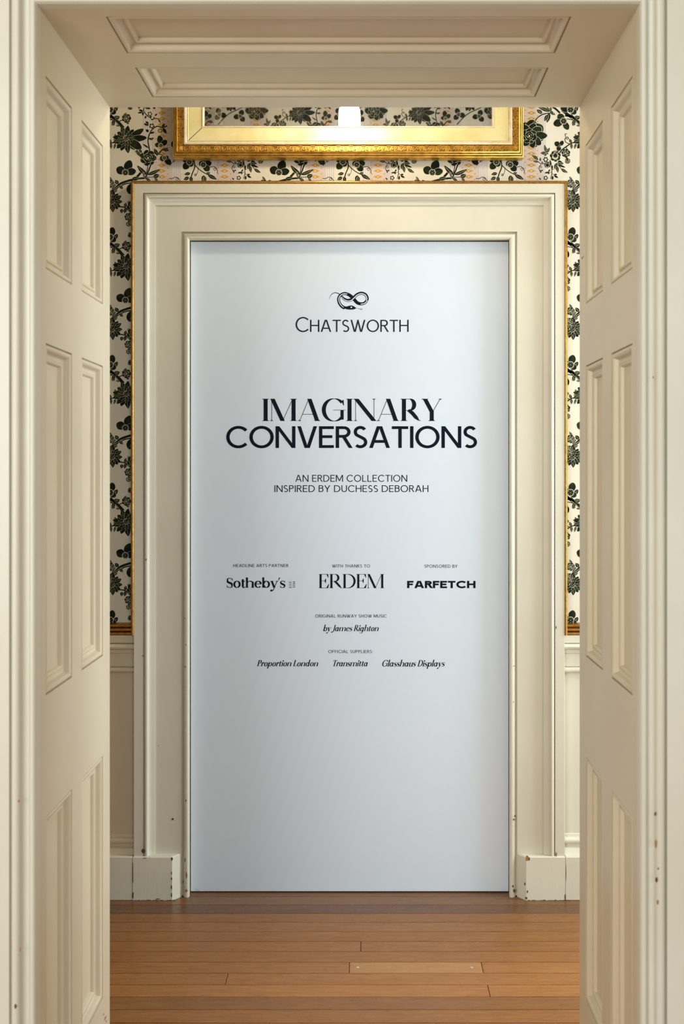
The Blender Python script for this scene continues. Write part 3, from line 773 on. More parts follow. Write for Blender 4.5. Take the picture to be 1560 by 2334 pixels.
# coiled snake emblem
def zsn(x, y): return (720+x/9.75, 640+y/9.75)
def ribbon(pts, ws, off, name, mat, lay):
    P = catmull([(x, y, w) for (x, y), w in zip(pts, ws)], 8); L = []; R = []
    N = len(P)
    for i, p in enumerate(P):
        a = P[max(i-1, 0)]; b_ = P[min(i+1, N-1)]; dx, dy = b_[0]-a[0], b_[1]-a[1]; l = math.hypot(dx, dy) or 1
        nx, ny = -dy/l, dx/l; w_ = p[2]; cx, cy = p[0]+nx*off*w_, p[1]+ny*off*w_
        k = w_/2 if off == 0 else w_*0.14
        L.append((cx+nx*k, cy+ny*k)); R.append((cx-nx*k, cy-ny*k))
    m = lay[0]; yy = YB-lay[1]
    for i in range(N-1):
        m.face([((zsn(*q_)[0]-838)/SB, yy, EYE-(zsn(*q_)[1]-1075)/SB) for q_ in (L[i], R[i], R[i+1], L[i+1])], mat)
m = MB()
tail = [(302, 412), (322, 345), (370, 288), (430, 265), (485, 275), (530, 300), (580, 350), (640, 408), (720, 436), (800, 418)]
tw = [3, 8, 12, 14, 16, 20, 40, 58, 66, 68]
ribbon(tail, tw, 0, '', 0, (m, 0.0004)); 
back = [(1140, 440), (1080, 498), (1000, 512), (925, 488), (865, 425), (815, 372), (760, 325), (700, 292)]
ribbon(back, [60, 62, 66, 70, 72, 74, 72, 68], 0, '', 0, (m, 0.00044)); ribbon(back[:3], [60, 62, 60], -.12, '', 1, (m, 0.00046))
fore = [(800, 418), (850, 372), (900, 322), (960, 288), (1030, 276), (1110, 310), (1147, 380), (1140, 440)]
ribbon(fore, [68, 68, 66, 66, 66, 64, 62, 60], 0, '', 0, (m, 0.00050)); ribbon(fore, [68, 68, 66, 66, 66, 64, 62, 60], .16, '', 1, (m, 0.00054))
ribbon(tail[6:], [30, 50, 62, 66], .22, '', 1, (m, 0.00052))
loop = [(700, 292), (640, 282), (570, 305), (522, 355), (508, 420), (530, 500), (585, 570), (650, 605)]
ribbon(loop, [66, 62, 60, 60, 62, 66, 70, 72], 0, '', 0, (m, 0.00056)); ribbon(loop, [66, 62, 60, 60, 62, 60, 50, 20], -.10, '', 1, (m, 0.00060))
head = [(620, 572), (690, 572), (740, 556), (800, 550), (850, 570), (895, 602), (880, 622), (840, 636), (760, 640), (690, 632), (640, 612)]
hp = catmull(head+[head[0]], 4)
m.face([((zsn(*p)[0]-838)/SB, YB-0.00062, EYE-(zsn(*p)[1]-1075)/SB) for p in hp[::-1]], 0)
m.face([((zsn(792+20*math.cos(2*PI*k/10), 590+16*math.sin(2*PI*k/10))[0]-838)/SB, YB-0.00066, EYE-(zsn(0, 590+16*math.sin(2*PI*k/10))[1]-1075)/SB) for k in range(10)], 1)
ribbon([(895, 604), (940, 612), (1000, 632)], [5, 6, 10], 0, '', 0, (m, 0.0005)); ribbon([(1000, 632), (1030, 615), (1036, 595)], [8, 5, 3], 0, '', 0, (m, 0.0005)); ribbon([(1000, 632), (1030, 642), (1048, 628)], [8, 5, 3], 0, '', 0, (m, 0.0005))
em = attach(m.build('emblem', [M_INK, M_INKL], fix=False), panel); em['label'] = 'knotted snake emblem with forked tongue'

# ------------------------------------------------------------------ flock pattern of the wallpaper (one repeat, in pixels x 251..601, y 240..531)
class Paint:
    def __init__(s): s.p = []; s.l = 0
    def poly(s, pts, mi=0, bump=True):
        s.p.append((pts, mi, s.l)); s.l += 1
    def blob(s, pts, mi=0, n=4): s.poly(catmull(list(pts)+[pts[0]], n)[:-1], mi)
    def leaf(s, x0, y0, x1, y1, w, bend=0.0, line=True, edge=True, mi=0):
        dx, dy = x1-x0, y1-y0; L = math.hypot(dx, dy) or 1; nx, ny = -dy/L, dx/L; n = 9
        def side(sg, ww):
            o = []
            for i in range(n+1):
                t = i/n; wv = ww*math.sin(PI*t**.8)**.8*sg; bb = bend*math.sin(PI*t)
                o.append((x0+dx*t+nx*(wv+bb), y0+dy*t+ny*(wv+bb)))
            return o
        if edge: s.poly(side(1, w/2+.55)+side(-1, w/2+.55)[::-1][1:-1], 1)
        s.poly(side(1, w/2)+side(-1, w/2)[::-1][1:-1], mi)
        if line and w > 3.2:
            s.stem([(x0+dx*.18+nx*bend*.5, y0+dy*.18+ny*bend*.5), (x0+dx*.5+nx*bend, y0+dy*.5+ny*bend), (x0+dx*.82+nx*bend*.5, y0+dy*.82+ny*bend*.5)], .45, 1)
    def stem(s, pts, w, mi=0, w1=None):
        P = catmull(pts, 5); N = len(P); L = []; R = []
        for i, p in enumerate(P):
            a = P[max(i-1, 0)]; b_ = P[min(i+1, N-1)]; dx, dy = b_[0]-a[0], b_[1]-a[1]; l = math.hypot(dx, dy) or 1
            ww = w if w1 is None else w+(w1-w)*i/(N-1)
            L.append((p[0]-dy/l*ww/2, p[1]+dx/l*ww/2)); R.append((p[0]+dy/l*ww/2, p[1]-dx/l*ww/2))
        for i in range(N-1): s.p.append(([L[i], R[i], R[i+1], L[i+1]], mi, s.l))
        s.l += 1
    def ring(s, x, y, r, w, mi=1, n=16, gaps=0):
        for k in range(n):
            if gaps and k % gaps == 0: continue
            a, b_ = 2*PI*k/n, 2*PI*(k+1)/n
            s.p.append(([(x+(r-w/2)*math.cos(a), y+(r-w/2)*math.sin(a)), (x+(r+w/2)*math.cos(a), y+(r+w/2)*math.sin(a)), (x+(r+w/2)*math.cos(b_), y+(r+w/2)*math.sin(b_)), (x+(r-w/2)*math.cos(b_), y+(r-w/2)*math.sin(b_))], mi, s.l))
        s.l += 1
    def disc(s, x, y, r, mi=0, n=10): s.poly([(x+r*math.cos(2*PI*k/n), y+r*math.sin(2*PI*k/n)) for k in range(n)], mi)
    def petal(s, x, y, ang, L, w, mi=0):
        a = math.radians(ang); ux, uy = math.cos(a), math.sin(a); nx, ny = -uy, ux
        P = [(0, 0), (.25, .75), (.60, 1.0), (.88, .62), (1.0, .04), (.90, -.52), (.62, -.95), (.25, -.72)]
        for ww, kk, mm in ((1.0, 1.0, 1), (.92, .97, mi)):
            s.blob([(x+ux*L*u*kk+nx*w/2*v_*ww, y+uy*L*u*kk+ny*w/2*v_*ww) for u, v_ in P], mm)
    def trefoil(s, x, y, petals, r=7.2):
        for ang, L, w_ in petals: s.petal(x, y, ang, L, w_)
        s.ring(x, y, r, 1.3, 1, 18, 0); s.disc(x, y, r-.9, 0, 14)
        for k in range(6):
            a = 2*PI*k/6; s.disc(x+(r*.62)*math.cos(a+.5), y+(r*.62)*math.sin(a+.5), .7, 1, 6)
        s.disc(x, y, 1.0, 1, 8)
    def dahlia(s, x, y, R, seed=1, ny=1.0):
        rn = random.Random(seed)
        for k in range(13):
            a = 2*PI*k/13+rn.uniform(-.08, .08); L = R*rn.uniform(.88, 1.12)
            s.leaf(x+.25*R*math.cos(a), y+.25*R*math.sin(a)*ny, x+L*math.cos(a), y+L*math.sin(a)*ny, R*.44, rn.uniform(-1, 1), line=k % 3 == 0)
        s.disc(x, y, R*.62, 0, 20)
        for k in range(10):
            a = 2*PI*k/10+.2; s.leaf(x+.15*R*math.cos(a), y+.15*R*math.sin(a)*ny, x+.66*R*math.cos(a), y+.66*R*math.sin(a)*ny, R*.30, 0, line=False)
        for k in range(7):
            a = 2*PI*k/7; s.leaf(x, y, x+.42*R*math.cos(a), y+.42*R*math.sin(a), R*.24, 0, line=False)
        s.stem([(x-.30*R, y+.10*R), (x-.18*R, y-.22*R), (x+.1*R, y-.30*R)], .9, 1); s.stem([(x-.1*R, y+.3*R), (x+.15*R, y+.28*R), (x+.32*R, y+.05*R)], .8, 1)
    def rose(s, x, y, R, seed=2):
        n = 7
        for k in range(n): s.petal(x, y, 360*k/n+seed*17, R, R*.95)
        s.disc(x, y, R*.6, 0, 16); s.ring(x, y, R*.55, .9, 1, 16, 4); s.ring(x+.03*R, y, R*.30, .8, 1, 12, 3); s.disc(x, y, R*.12, 1, 6)
        s.stem([(x-.45*R, y-.1*R), (x-.2*R, y+.15*R), (x+.1*R, y+.12*R)], .7, 1)
    def curl(s, x, y, r, a0=0, turns=1.2, w=.9, d=1):
        pts = [(x+r*(1-.45*t)*math.cos(math.radians(a0)+d*2*PI*turns*t), y+r*(1-.45*t)*math.sin(math.radians(a0)+d*2*PI*turns*t)) for t in [i/10 for i in range(11)]]
        s.stem(pts, w)
P = Paint()
a1 = lambda x, y: (240+x/7.07, 230+y/7.07)
a4 = lambda x, y: (480+x/10.4, 230+y/10.4)
a7 = lambda x, y: (380+x/3.71, 230+y/3.71)
def LF(f, x0, y0, x1, y1, w, bend=0, **k):
    p0 = f(x0, y0); p1 = f(x1, y1); sc_ = {id(a1): 7.07, id(a4): 10.4, id(a7): 3.71}[id(f)]
    P.leaf(p0[0], p0[1], p1[0], p1[1], w/sc_, bend/sc_, **k)
def ST(f, pts, w, w1=None, mi=0):
    sc_ = {id(a1): 7.07, id(a4): 10.4, id(a7): 3.71}[id(f)]
    P.stem([f(*p) for p in pts], w/sc_, mi, None if w1 is None else w1/sc_)
# --- thick branches
ST(a1, [(-60, 150), (90, 260), (200, 340), (290, 440)], 42, 60); ST(a1, [(90, 272), (180, 345), (250, 430)], 5, mi=1)
ST(a1, [(90, 1480), (180, 1400), (260, 1330), (420, 1275), (560, 1250), (640, 1245)], 52, 26); ST(a1, [(150, 1420), (260, 1350), (400, 1300)], 5, mi=1); ST(a1, [(230, 1400), (300, 1345), (420, 1320)], 18)
ST(a1, [(500, 1240), (580, 1150), (600, 1130)], 40, 26)
ST(a4, [(830, 140), (920, 200), (1010, 290)], 50, 40); ST(a4, [(1130, 345), (1250, 365), (1400, 430)], 48, 55); ST(a4, [(1170, 425), (1280, 445), (1390, 480)], 18); 
ST(a4, [(1270, 290), (1310, 360), (1380, 400)], 26)
ST(a4, [(400, 545), (450, 430), (560, 340), (680, 300), (790, 290)], 24)
ST(a4, [(690, 140), (760, 220), (810, 290)], 30)
# --- trefoils
P.trefoil(601.3, 249.7, [(190, 24, 19), (285, 24, 18), (35, 16, 15), (95, 8, 12)], 7.6)
P.trefoil(585.4, 275.8, [(232, 20, 18), (160, 25, 19), (62, 23, 15)], 7.4)
P.trefoil(286.0, 393.5, [(292, 31, 21), (205, 23, 21), (350, 25, 18)], 7.2)
P.trefoil(366.5, 331.8, [(262, 24, 15), (320, 19, 14), (190, 14, 12)], 5.2)
P.trefoil(375.0, 359.8, [(160, 11, 14), (45, 22, 15), (350, 10, 10)], 5.0)
P.trefoil(432.0, 369.6, [(215, 19, 17), (130, 21, 17), (320, 13, 17), (50, 12, 14)], 6.6)
P.trefoil(463.6, 375.5, [(290, 20, 17), (345, 20, 16), (45, 20, 16), (210, 11, 14)], 6.6)
# --- dahlias, peony, roses
P.dahlia(287.5, 317.5, 29, 3)
for a, L, w_ in ((-32, 44, 15), (-4, 45, 16), (35, 40, 20)): P.petal(291, 317, a, L, w_)
P.dahlia(287.5, 315.5, 21, 9)
P.dahlia(605, 459.0, 23, 5)
P.rose(337.6, 360.0, 19, 3)
P.rose(511.0, 305.0, 33, 1); 
for a, L, w_ in ((-70, 30, 22), (-35, 32, 22), (0, 40, 20), (40, 33, 20), (75, 30, 18), (120, 28, 20), (180, 30, 24), (230, 32, 22)): P.petal(509, 309, a, L, w_)
P.rose(507.0, 310.0, 18, 4)
P.rose(566.5, 356.0, 13, 5); P.disc(566.5, 357, 6.6, 1, 12); P.disc(566.5, 355.5, 5.0, 0, 10)
for k in range(5): P.disc(564+k*1.3, 358.5+(k % 2), .55, 1, 5)
P.rose(590.5, 349.0, 10.5, 2); P.rose(594.5, 367, 6.5, 1)
# --- bud and leaves upper left
P.rose(288.5, 269.5, 11, 3); LF(a1, 300, 260, 340, 190, 40); LF(a1, 350, 340, 380, 375, 40)
ST(a1, [(230, 330), (260, 315), (300, 310)], 14)
for L in ((160, 290, 235, 250, 60), (150, 300, 110, 400, 50), (230, 400, 170, 395, 30), (150, 285, 190, 235, 40), (440, 120, 360, 125, 40), (200, 90, 120, 200, 60)): LF(a1, *L)
ST(a1, [(630, 100), (620, 160), (680, 240), (760, 280), (850, 290), (890, 350)], 14)
for L in ((610, 180, 520, 195, 30), (610, 170, 540, 140, 34), (610, 180, 605, 240, 30), (640, 110, 735, 125, 36), (660, 240, 640, 290, 28), (800, 240, 840, 205, 26), (860, 300, 890, 350, 26), (640, 100, 700, 90, 30), (560, 90, 530, 120, 40), (800, 130, 780, 90, 40)): LF(a1, *L, line=False)
P.trefoil(*a1(720, 210), [(k*72, 5.6, 5) for k in range(5)], 2.2); P.trefoil(*a1(760, 272), [(200, 7, 7), (20, 6, 7), (90, 6, 7)], 2.2)
ST(a1, [(720, 815), (690, 640), (720, 520), (770, 450), (840, 410), (930, 430), (1000, 400)], 18)
for L in ((705, 390, 620, 370, 40), (700, 370, 650, 330, 36), (700, 500, 655, 460, 44), (720, 520, 800, 505, 34), (700, 620, 790, 600, 34), (700, 600, 770, 630, 28), (930, 440, 990, 530, 50), (920, 420, 960, 370, 40), (700, 760, 600, 690, 26)): LF(a1, *L, line=False)
P.trefoil(*a1(752, 405), [(k*72+10, 6.5, 5.5) for k in range(5)], 2.3); P.ring(*a1(885, 480), 4.2, 1.5, 0)
ST(a1, [(500, 800), (540, 850), (600, 900)], 40); LF(a1, 590, 840, 540, 770, 40); LF(a1, 560, 880, 500, 800, 44)
ST(a1, [(830, 880), (920, 790), (1010, 760)], 20); LF(a1, 840, 870, 790, 770, 60); LF(a1, 930, 780, 1030, 800, 50); ST(a1, [(840, 870), (890, 860), (940, 890)], 10); LF(a1, 780, 920, 830, 930, 70)
# --- below the round rose
ST(a1, [(735, 1030), (690, 1150), (640, 1250)], 22); ST(a1, [(690, 1030), (665, 1190)], 14)
for L in ((670, 1190, 515, 1040, 66, -8), (680, 1190, 890, 1100, 56, 8), (650, 1240, 740, 1300, 40), (640, 1250, 600, 1130, 26), (780, 1230, 870, 1190, 70), (800, 1240, 850, 1300, 36), (430, 1260, 560, 1245, 60)): LF(a1, *L)
ST(a1, [(660, 1225), (720, 1230), (790, 1225)], 10)
for L in ((210, 1340, 160, 1275, 60), (110, 1370, 85, 1260, 50), (235, 1370, 285, 1420, 44), (180, 1440, 130, 1420, 40), (110, 1420, 160, 1350, 30), (150, 1470, 200, 1430, 28)): LF(a1, *L)
P.petal(*a1(410, 1330), 95, 25, 18)
# left column sprigs
ST(a1, [(240, 1705), (320, 1720), (400, 1790), (440, 1850)], 18); ST(a1, [(330, 1730), (390, 1700), (430, 1650)], 12)
for L in ((320, 1715, 335, 1640, 46), (330, 1730, 310, 1810, 50), (270, 1740, 260, 1810, 50), (420, 2120, 365, 2170, 40)): LF(a1, *L)
P.ring(*a1(378, 1632), 2.6, 1.2, 0); P.rose(*a1(375, 1870), 9.5, 2); P.rose(*a1(375, 1985), 6.0, 3); P.rose(*a1(420, 1960), 8, 3)
P.rose(*a1(450, 1700), 15, 4); P.trefoil(*a1(520, 1480), [(k*90+20, 17, 13) for k in range(4)], 5)
LF(a1, 430, 2000, 520, 2060, 60); P.dahlia(345, 470, 24, 8); P.trefoil(380, 505, [(k*120, 22, 18) for k in range(3)], 6)
ST(a1, [(430, 1850), (700, 1900), (900, 2000)], 30); P.rose(430, 500, 22, 6); P.dahlia(480, 450, 26, 2); P.trefoil(545, 470, [(k*120+40, 22, 18) for k in range(3)], 6)
P.trefoil(420, 430, [(k*120+70, 18, 15) for k in range(3)], 5); P.rose(520, 515, 17, 2); P.leaf(555, 520, 580, 500, 9, 2); P.leaf(450, 470, 430, 450, 9, 2)
# --- behind the picture (seen only mirrored)
P.dahlia(435, 285, 26, 12); P.trefoil(405, 320, [(k*120+10, 20, 17) for k in range(3)], 6); P.trefoil(465, 325, [(k*120+50, 20, 17) for k in range(3)], 6); P.rose(470, 262, 16, 5)
P.leaf(420, 262, 400, 245, 8, 1); P.leaf(415, 300, 400, 285, 8, 1); P.stem([(400, 350), (430, 320), (470, 300), (500, 280)], 2.4)
# --- right part
for L in ((760, 290, 700, 520, 90), (720, 330, 640, 480, 80), (590, 300, 460, 210, 90), (560, 310, 540, 250, 60), (770, 250, 480, 140, 80), (780, 270, 900, 330, 60), (800, 300, 830, 240, 80), (800, 240, 780, 140, 50), (1360, 510, 1330, 590, 60), (430, 520, 360, 510, 40)): LF(a4, *L)
# small trefoil and sprig
P.petal(*a4(1010, 1070), 215, 15, 13); P.petal(*a4(1010, 1070), 300, 14, 10); P.petal(*a4(1010, 1070), 115, 12, 12); P.ring(*a4(1012, 1068), 2.6, .5, 1)
ST(a4, [(1390, 990), (1290, 1000), (1180, 1070), (1060, 1160), (1000, 1240)], 26); ST(a4, [(1240, 1020), (1150, 980), (1130, 900), (1190, 860), (1210, 900)], 16); P.ring(*a4(1185, 885), 2.6, 1.2, 0); ST(a4, [(1150, 860), (1130, 790), (1175, 780)], 14)
for L in ((1280, 1000, 1235, 900, 60), (1280, 1010, 1285, 1140, 56), (1390, 1010, 1350, 1140, 50), (1390, 880, 1340, 940, 40), (1390, 790, 1365, 830, 30)): LF(a4, *L)
ST(a4, [(1160, 1090), (1165, 1140), (1150, 1200)], 16); ST(a4, [(1100, 1290), (1170, 1350), (1190, 1420)], 40); LF(a4, 1190, 1420, 1235, 1470, 40); LF(a4, 1180, 1410, 1130, 1470, 40)
for k in range(5): LF(a4, 900, 1240, 860+k*32, 1180-(k % 2)*12, 30)
for L in ((690, 1230, 640, 1040, 64), (690, 1230, 770, 1110, 60), (680, 1240, 550, 1235, 70), (690, 1250, 640, 1310, 50), (690, 1240, 740, 1260, 30), (490, 1400, 345, 1290, 66, 10), (500, 1440, 370, 1430, 50), (540, 1430, 545, 1340, 48), (600, 1480, 570, 1430, 40)): LF(a4, *L)
P.trefoil(*a4(672, 1390), [(k*60, 6.4, 5) for k in range(6)], 2.2); ST(a4, [(480, 1430), (560, 1490), (640, 1480), (720, 1450), (790, 1450)], 16)
P.rose(*a4(710, 1520), 7.5, 2); P.disc(*a4(710, 1545), 3.6, 1, 10); P.disc(*a4(710, 1530), 3.6, 0, 10)
P.ring(*a4(560, 1570), 2.2, 1.0, 0); ST(a4, [(560, 1510), (515, 1570), (520, 1630), (570, 1650)], 14)
for L in ((570, 1650, 610, 1645, 34), (560, 1650, 550, 1710, 36), (555, 1640, 520, 1670, 30)): LF(a4, *L, line=False)
ST(a4, [(790, 1430), (800, 1560), (820, 1700), (790, 1850)], 20, 14)
for L in ((950, 1460, 1100, 1490, 70), (960, 1430, 1060, 1450, 50), (930, 1480, 880, 1620, 70), (930, 1540, 965, 1700, 66), (960, 1510, 1140, 1580, 50), (1040, 1610, 1195, 1700, 66, 8), (820, 1620, 830, 1520, 40), (800, 1540, 770, 1390, 40), (760, 1690, 640, 1710, 40), (740, 1680, 770, 1620, 34), (750, 1700, 730, 1740, 34), (870, 1760, 940, 1740, 50), (870, 1770, 970, 1825, 46), (830, 1870, 840, 1770, 44), (820, 1600, 850, 1640, 26)): LF(a4, *L, line=L[4] > 60)
ST(a4, [(930, 1470), (1000, 1560), (1050, 1620)], 14); ST(a4, [(810, 1690), (760, 1700), (700, 1710)], 10); ST(a4, [(820, 1720), (860, 1750), (900, 1780)], 10)
P.trefoil(*a4(672, 1825), [(k*72, 5.5, 4.6) for k in range(5)], 1.9); LF(a4, 560, 1870, 510, 1820, 30)
# right column extras
ST(a4, [(1290, 1850), (1330, 1950), (1400, 2000)], 20); LF(a4, 1300, 1900, 1235, 1790, 50); P.rose(*a4(1265, 1960), 10, 2); LF(a4, 1330, 2040, 1390, 1990, 40); LF(a4, 1300, 1990, 1340, 1900, 50)
P.rose(600.5, 448, 9, 3); P.rose(597.5, 441, 8, 2)
# middle strip
ST(a7, [(232, 500), (238, 560), (215, 620), (200, 680)], 9); ST(a7, [(235, 540), (290, 590), (350, 625), (395, 650)], 7); ST(a7, [(265, 565), (262, 605), (240, 635)], 4); P.ring(*a7(243, 625), 2.2, 1.0, 0)
for L in ((200, 612, 150, 622, 26), (188, 645, 145, 668, 28), (205, 640, 210, 690, 28), (318, 630, 300, 680, 28), (325, 640, 325, 690, 24), (335, 620, 368, 605, 22), (350, 625, 425, 665, 30)): LF(a7, *L)
ST(a7, [(365, 562), (400, 556), (428, 580), (430, 615)], 5); P.ring(*a7(408, 578), 2.6, 1.0, 0)
ST(a7, [(20, 655), (45, 658), (70, 645), (95, 650), (115, 675)], 5); P.ring(*a7(88, 662), 2.6, 1.0, 0); ST(a7, [(25, 548), (45, 525), (70, 500), (92, 480)], 4); P.ring(*a7(62, 508), 2.4, 1.0, 0)
bb = {}
for pts, mi, l in P.p:
    xs = [p[0] for p in pts]; ys = [p[1] for p in pts]; q_ = bb.get(l, (1e9, -1e9, 1e9, -1e9))
    bb[l] = (min(q_[0], *xs), max(q_[1], *xs), min(q_[2], *ys), max(q_[3], *ys))
lev = {}
for l in sorted(bb):
    a = bb[l]; lev[l] = 1+max([lev[k_] for k_ in lev if bb[k_][0] < a[1] and bb[k_][1] > a[0] and bb[k_][2] < a[3] and bb[k_][3] > a[2]] or [0])
P.p = [(pts, mi, lev[l]) for pts, mi, l in P.p]
print('wallpaper polys', len(P.p), 'levels', max(lev.values()))

def flock(name, parent, x0, x1, z0, z1, yface, sgn, holes=(), mirror=False):
    """tile the repeat over a wall rectangle; sgn -1: proud towards -y, +1: towards +y"""
    m = MB(); LS = 0.000012
    Px0, Px1 = 838+x0*S, 838+x1*S; Py0, Py1 = 1075-(z1-EYE)*S, 1075-(z0-EYE)*S
    i0 = math.floor((Px0-640)/TP)-1; i1 = math.ceil((Px1-240)/TP)+1
    j0 = math.floor((Py0-560)/TV)-1; j1 = math.ceil((Py1-230)/TV)+1
    for i in range(i0, i1):
        for j in range(j0, j1):
            ox, oy = i*TP, j*TV
            for pts, mi, l in P.p:
                cx = sum(p[0] for p in pts)/len(pts)+ox; cy = sum(p[1] for p in pts)/len(pts)+oy
                if not (Px0 < cx < Px1 and Py0 < cy < Py1): continue
                if any(h[0] < cx < h[1] and h[2] < cy < h[3] for h in holes): continue
                y = yface+sgn*(0.0002+l*LS)
                q_ = [(min(max(p[0]+ox, Px0), Px1), min(max(p[1]+oy, Py0), Py1)) for p in pts]
                q_ = [(wx(a), y, wz(b_)) for a, b_ in q_]
                m.face(q_, mi)
    o = m.build(name, [M_FLOCK, M_FLINE], fix=False)
    return tag(attach(o, parent), kind='stuff')
XLIM = 1.25
hole = (432-118, 1162+118, 431, 3000)
flock('flock_pattern', wall_far, -XLIM, XLIM, wz(1446), 3.2, YW, -1, [hole, (400, 1190, -400, 345)])
flock('flock_pattern', wall_near, -XLIM, XLIM, 2.36, 3.4, WY2, 1)

# ------------------------------------------------------------------ gilt framed picture above the far door
YP = YW-0.052                  # face of the frame
SP = F/YP
def fx(px): return (px-838)/SP
def fz(py): return EYE-(py-1075)/SP
PX0, PX1, PZ0 = fx(392), fx(1195.5), fz(356); PZ1 = PZ0+0.98
pic = empty('framed_picture', ((PX0+PX1)/2, YW-0.003, PZ0))
tag(pic, 'wide gilt framed picture under glass hanging above the far doorway', 'picture')
k = 1/SP
def rframe(m, prof, mi=0):       # profile: (u inward px, v depth behind the face, m)
    rows = [[(PX0+u*k, YP+v, PZ0+u*k), (PX1-u*k, YP+v, PZ0+u*k), (PX1-u*k, YP+v, PZ1-u*k), (PX0+u*k, YP+v, PZ1-u*k)] for u, v in prof]
    m.grid(rows, mi, closed=True)
m = MB()
rframe(m, [(0, 0.046), (0, 0.018)] + [(1.8-1.8*math.cos(PI*t/6), 0.018-0.006*math.sin(PI*t/6)) for t in range(7)] + [(4.0, 0.016)] + [(6.2-2.1*math.cos(PI*t/6), 0.014-0.008*math.sin(PI*t/6)) for t in range(7)]
       + [(8.6, 0.010)])
attach(m.build('outer_moulding', M_GOLD, None, 50), pic)
m = MB(); rframe(m, [(8.6, 0.010), (9.2, 0.003), (11.2, 0.001), (12.4, 0.003), (12.6, 0.008), (26.0, 0.008), (26.2, 0.003), (27.2, 0.001)])
o = m.build('key_band', M_GOLD, None, 50); attach(o, pic)
m = MB(); rframe(m, [(27.2, 0.001), (28.8, 0.0), (31.5, 0.001), (32.6, 0.004), (33.2, 0.0065), (35.2, 0.0065), (36, 0.004)])
attach(m.build('rubbed_fillet', M_GOLDW, None, 50), pic)
m = MB(); rframe(m, [(36, 0.004), (37, 0.006), (67.5, 0.0115)])
attach(m.build('gilt_slip', M_GOLDP, None, 20), pic)
m = MB(); rframe(m, [(67.5, 0.0115), (68.0, 0.008), (70.5, 0.008), (71.2, 0.012), (71.2, 0.024)])
attach(m.build('inner_fillet', M_GOLDW, None, 50), pic)
# mitre cracks in the slip
for (xa, za, xb, zb) in ((PX0+37*k, PZ0+37*k, PX0+67*k, PZ0+67*k), (PX1-37*k, PZ0+37*k, PX1-67*k, PZ0+67*k)):
    m = MB(); e = 0.0007; m.face([(xa-e, YP+0.0054, za+e), (xa+e, YP+0.0054, za-e), (xb+e, YP+0.0109, zb-e), (xb-e, YP+0.0109, zb+e)])
    attach(m.build('mitre_joint', M_DENT, fix=False), pic)
# raised key meander and square rosettes, one object each run
def keyrun(m, n, fm):
    """unit: meander 18 px + rosette 12 px; local (s along, t across 0..13)"""
    for i in range(n):
        s0 = i*30.0
        def bar(a0, b0, a1, b1): m.append((s0+a0, b0, s0+a1, b1))
        bar(0, 0.8, 9.8, 2.4); bar(8.2, 0.8, 9.8, 8.0); bar(4.6, 6.6, 9.8, 8.0); bar(4.6, 4.2, 6.0, 8.0)
        bar(0, 0.8, 1.6, 12.2); bar(0, 10.8, 13.2, 12.2); bar(11.8, 2.6, 13.2, 12.2); bar(11.8, 2.6, 18.4, 4.0); bar(17.0, 2.6, 18.4, 9.6); bar(14.6, 8.2, 18.4, 9.6)
        bar(22.0, 3.0, 24.0, 5.0); bar(25.6, 3.0, 27.6, 5.0); bar(22.0, 8.2, 24.0, 10.2); bar(25.6, 8.2, 27.6, 10.2); bar(23.6, 5.4, 26.0, 7.8)
runs = []
Lh = (PX1-PX0)/k; off = 12.7; nh = 26; step_h = (Lh-2*26.5)/(nh*30)
Lv = (PZ1-PZ0)/k; nv = 31; step_v = (Lv-2*26.5)/(nv*30)
for which in range(4):
    bars = []; keyrun(bars, nh if which < 2 else nv, None); m = MB()
    for a0, b0, a1, b1 in bars:
        ya, yb_ = YP+0.0042, YP+0.0085
        if which == 0: m.box(PX0+(26.5+a0*step_h)*k, PX0+(26.5+a1*step_h)*k, ya, yb_, PZ0+(off+b0)*k, PZ0+(off+b1)*k)
        if which == 1: m.box(PX0+(26.5+a0*step_h)*k, PX0+(26.5+a1*step_h)*k, ya, yb_, PZ1-(off+b1)*k, PZ1-(off+b0)*k)
        if which == 2: m.box(PX0+(off+b0)*k, PX0+(off+b1)*k, ya, yb_, PZ0+(26.5+a0*step_v)*k, PZ0+(26.5+a1*step_v)*k)
        if which == 3: m.box(PX1-(off+b1)*k, PX1-(off+b0)*k, ya, yb_, PZ0+(26.5+a0*step_v)*k, PZ0+(26.5+a1*step_v)*k)
    tag(attach(m.build('key_pattern', M_GOLD, fix=False), pic), kind='stuff')
for (cx, cz) in ((PX0+19.3*k, PZ0+19.3*k), (PX1-19.3*k, PZ0+19.3*k), (PX0+19.3*k, PZ1-19.3*k), (PX1-19.3*k, PZ1-19.3*k)):
    m = MB()
    for j in range(6):
        a = j*PI/3; c_ = (cx+math.cos(a)*3.6*k, cz+math.sin(a)*3.6*k)
        rows = [[(c_[0]+r*k*math.cos(t*PI/5), YP+d, c_[1]+r*k*math.sin(t*PI/5)) for t in range(10)] for r, d in ((2.4, .008), (2.0, .005), (1.0, .0035), (.1, .003))]
        m.grid(rows, closed=True)
    rows = [[(cx+r*k*math.cos(t*PI/5), YP+d, cz+r*k*math.sin(t*PI/5)) for t in range(10)] for r, d in ((2.2, .006), (1.6, .003), (.1, .002))]
    m.grid(rows, closed=True)
    attach(m.build('corner_rosette', M_GOLD, None, 50), pic)
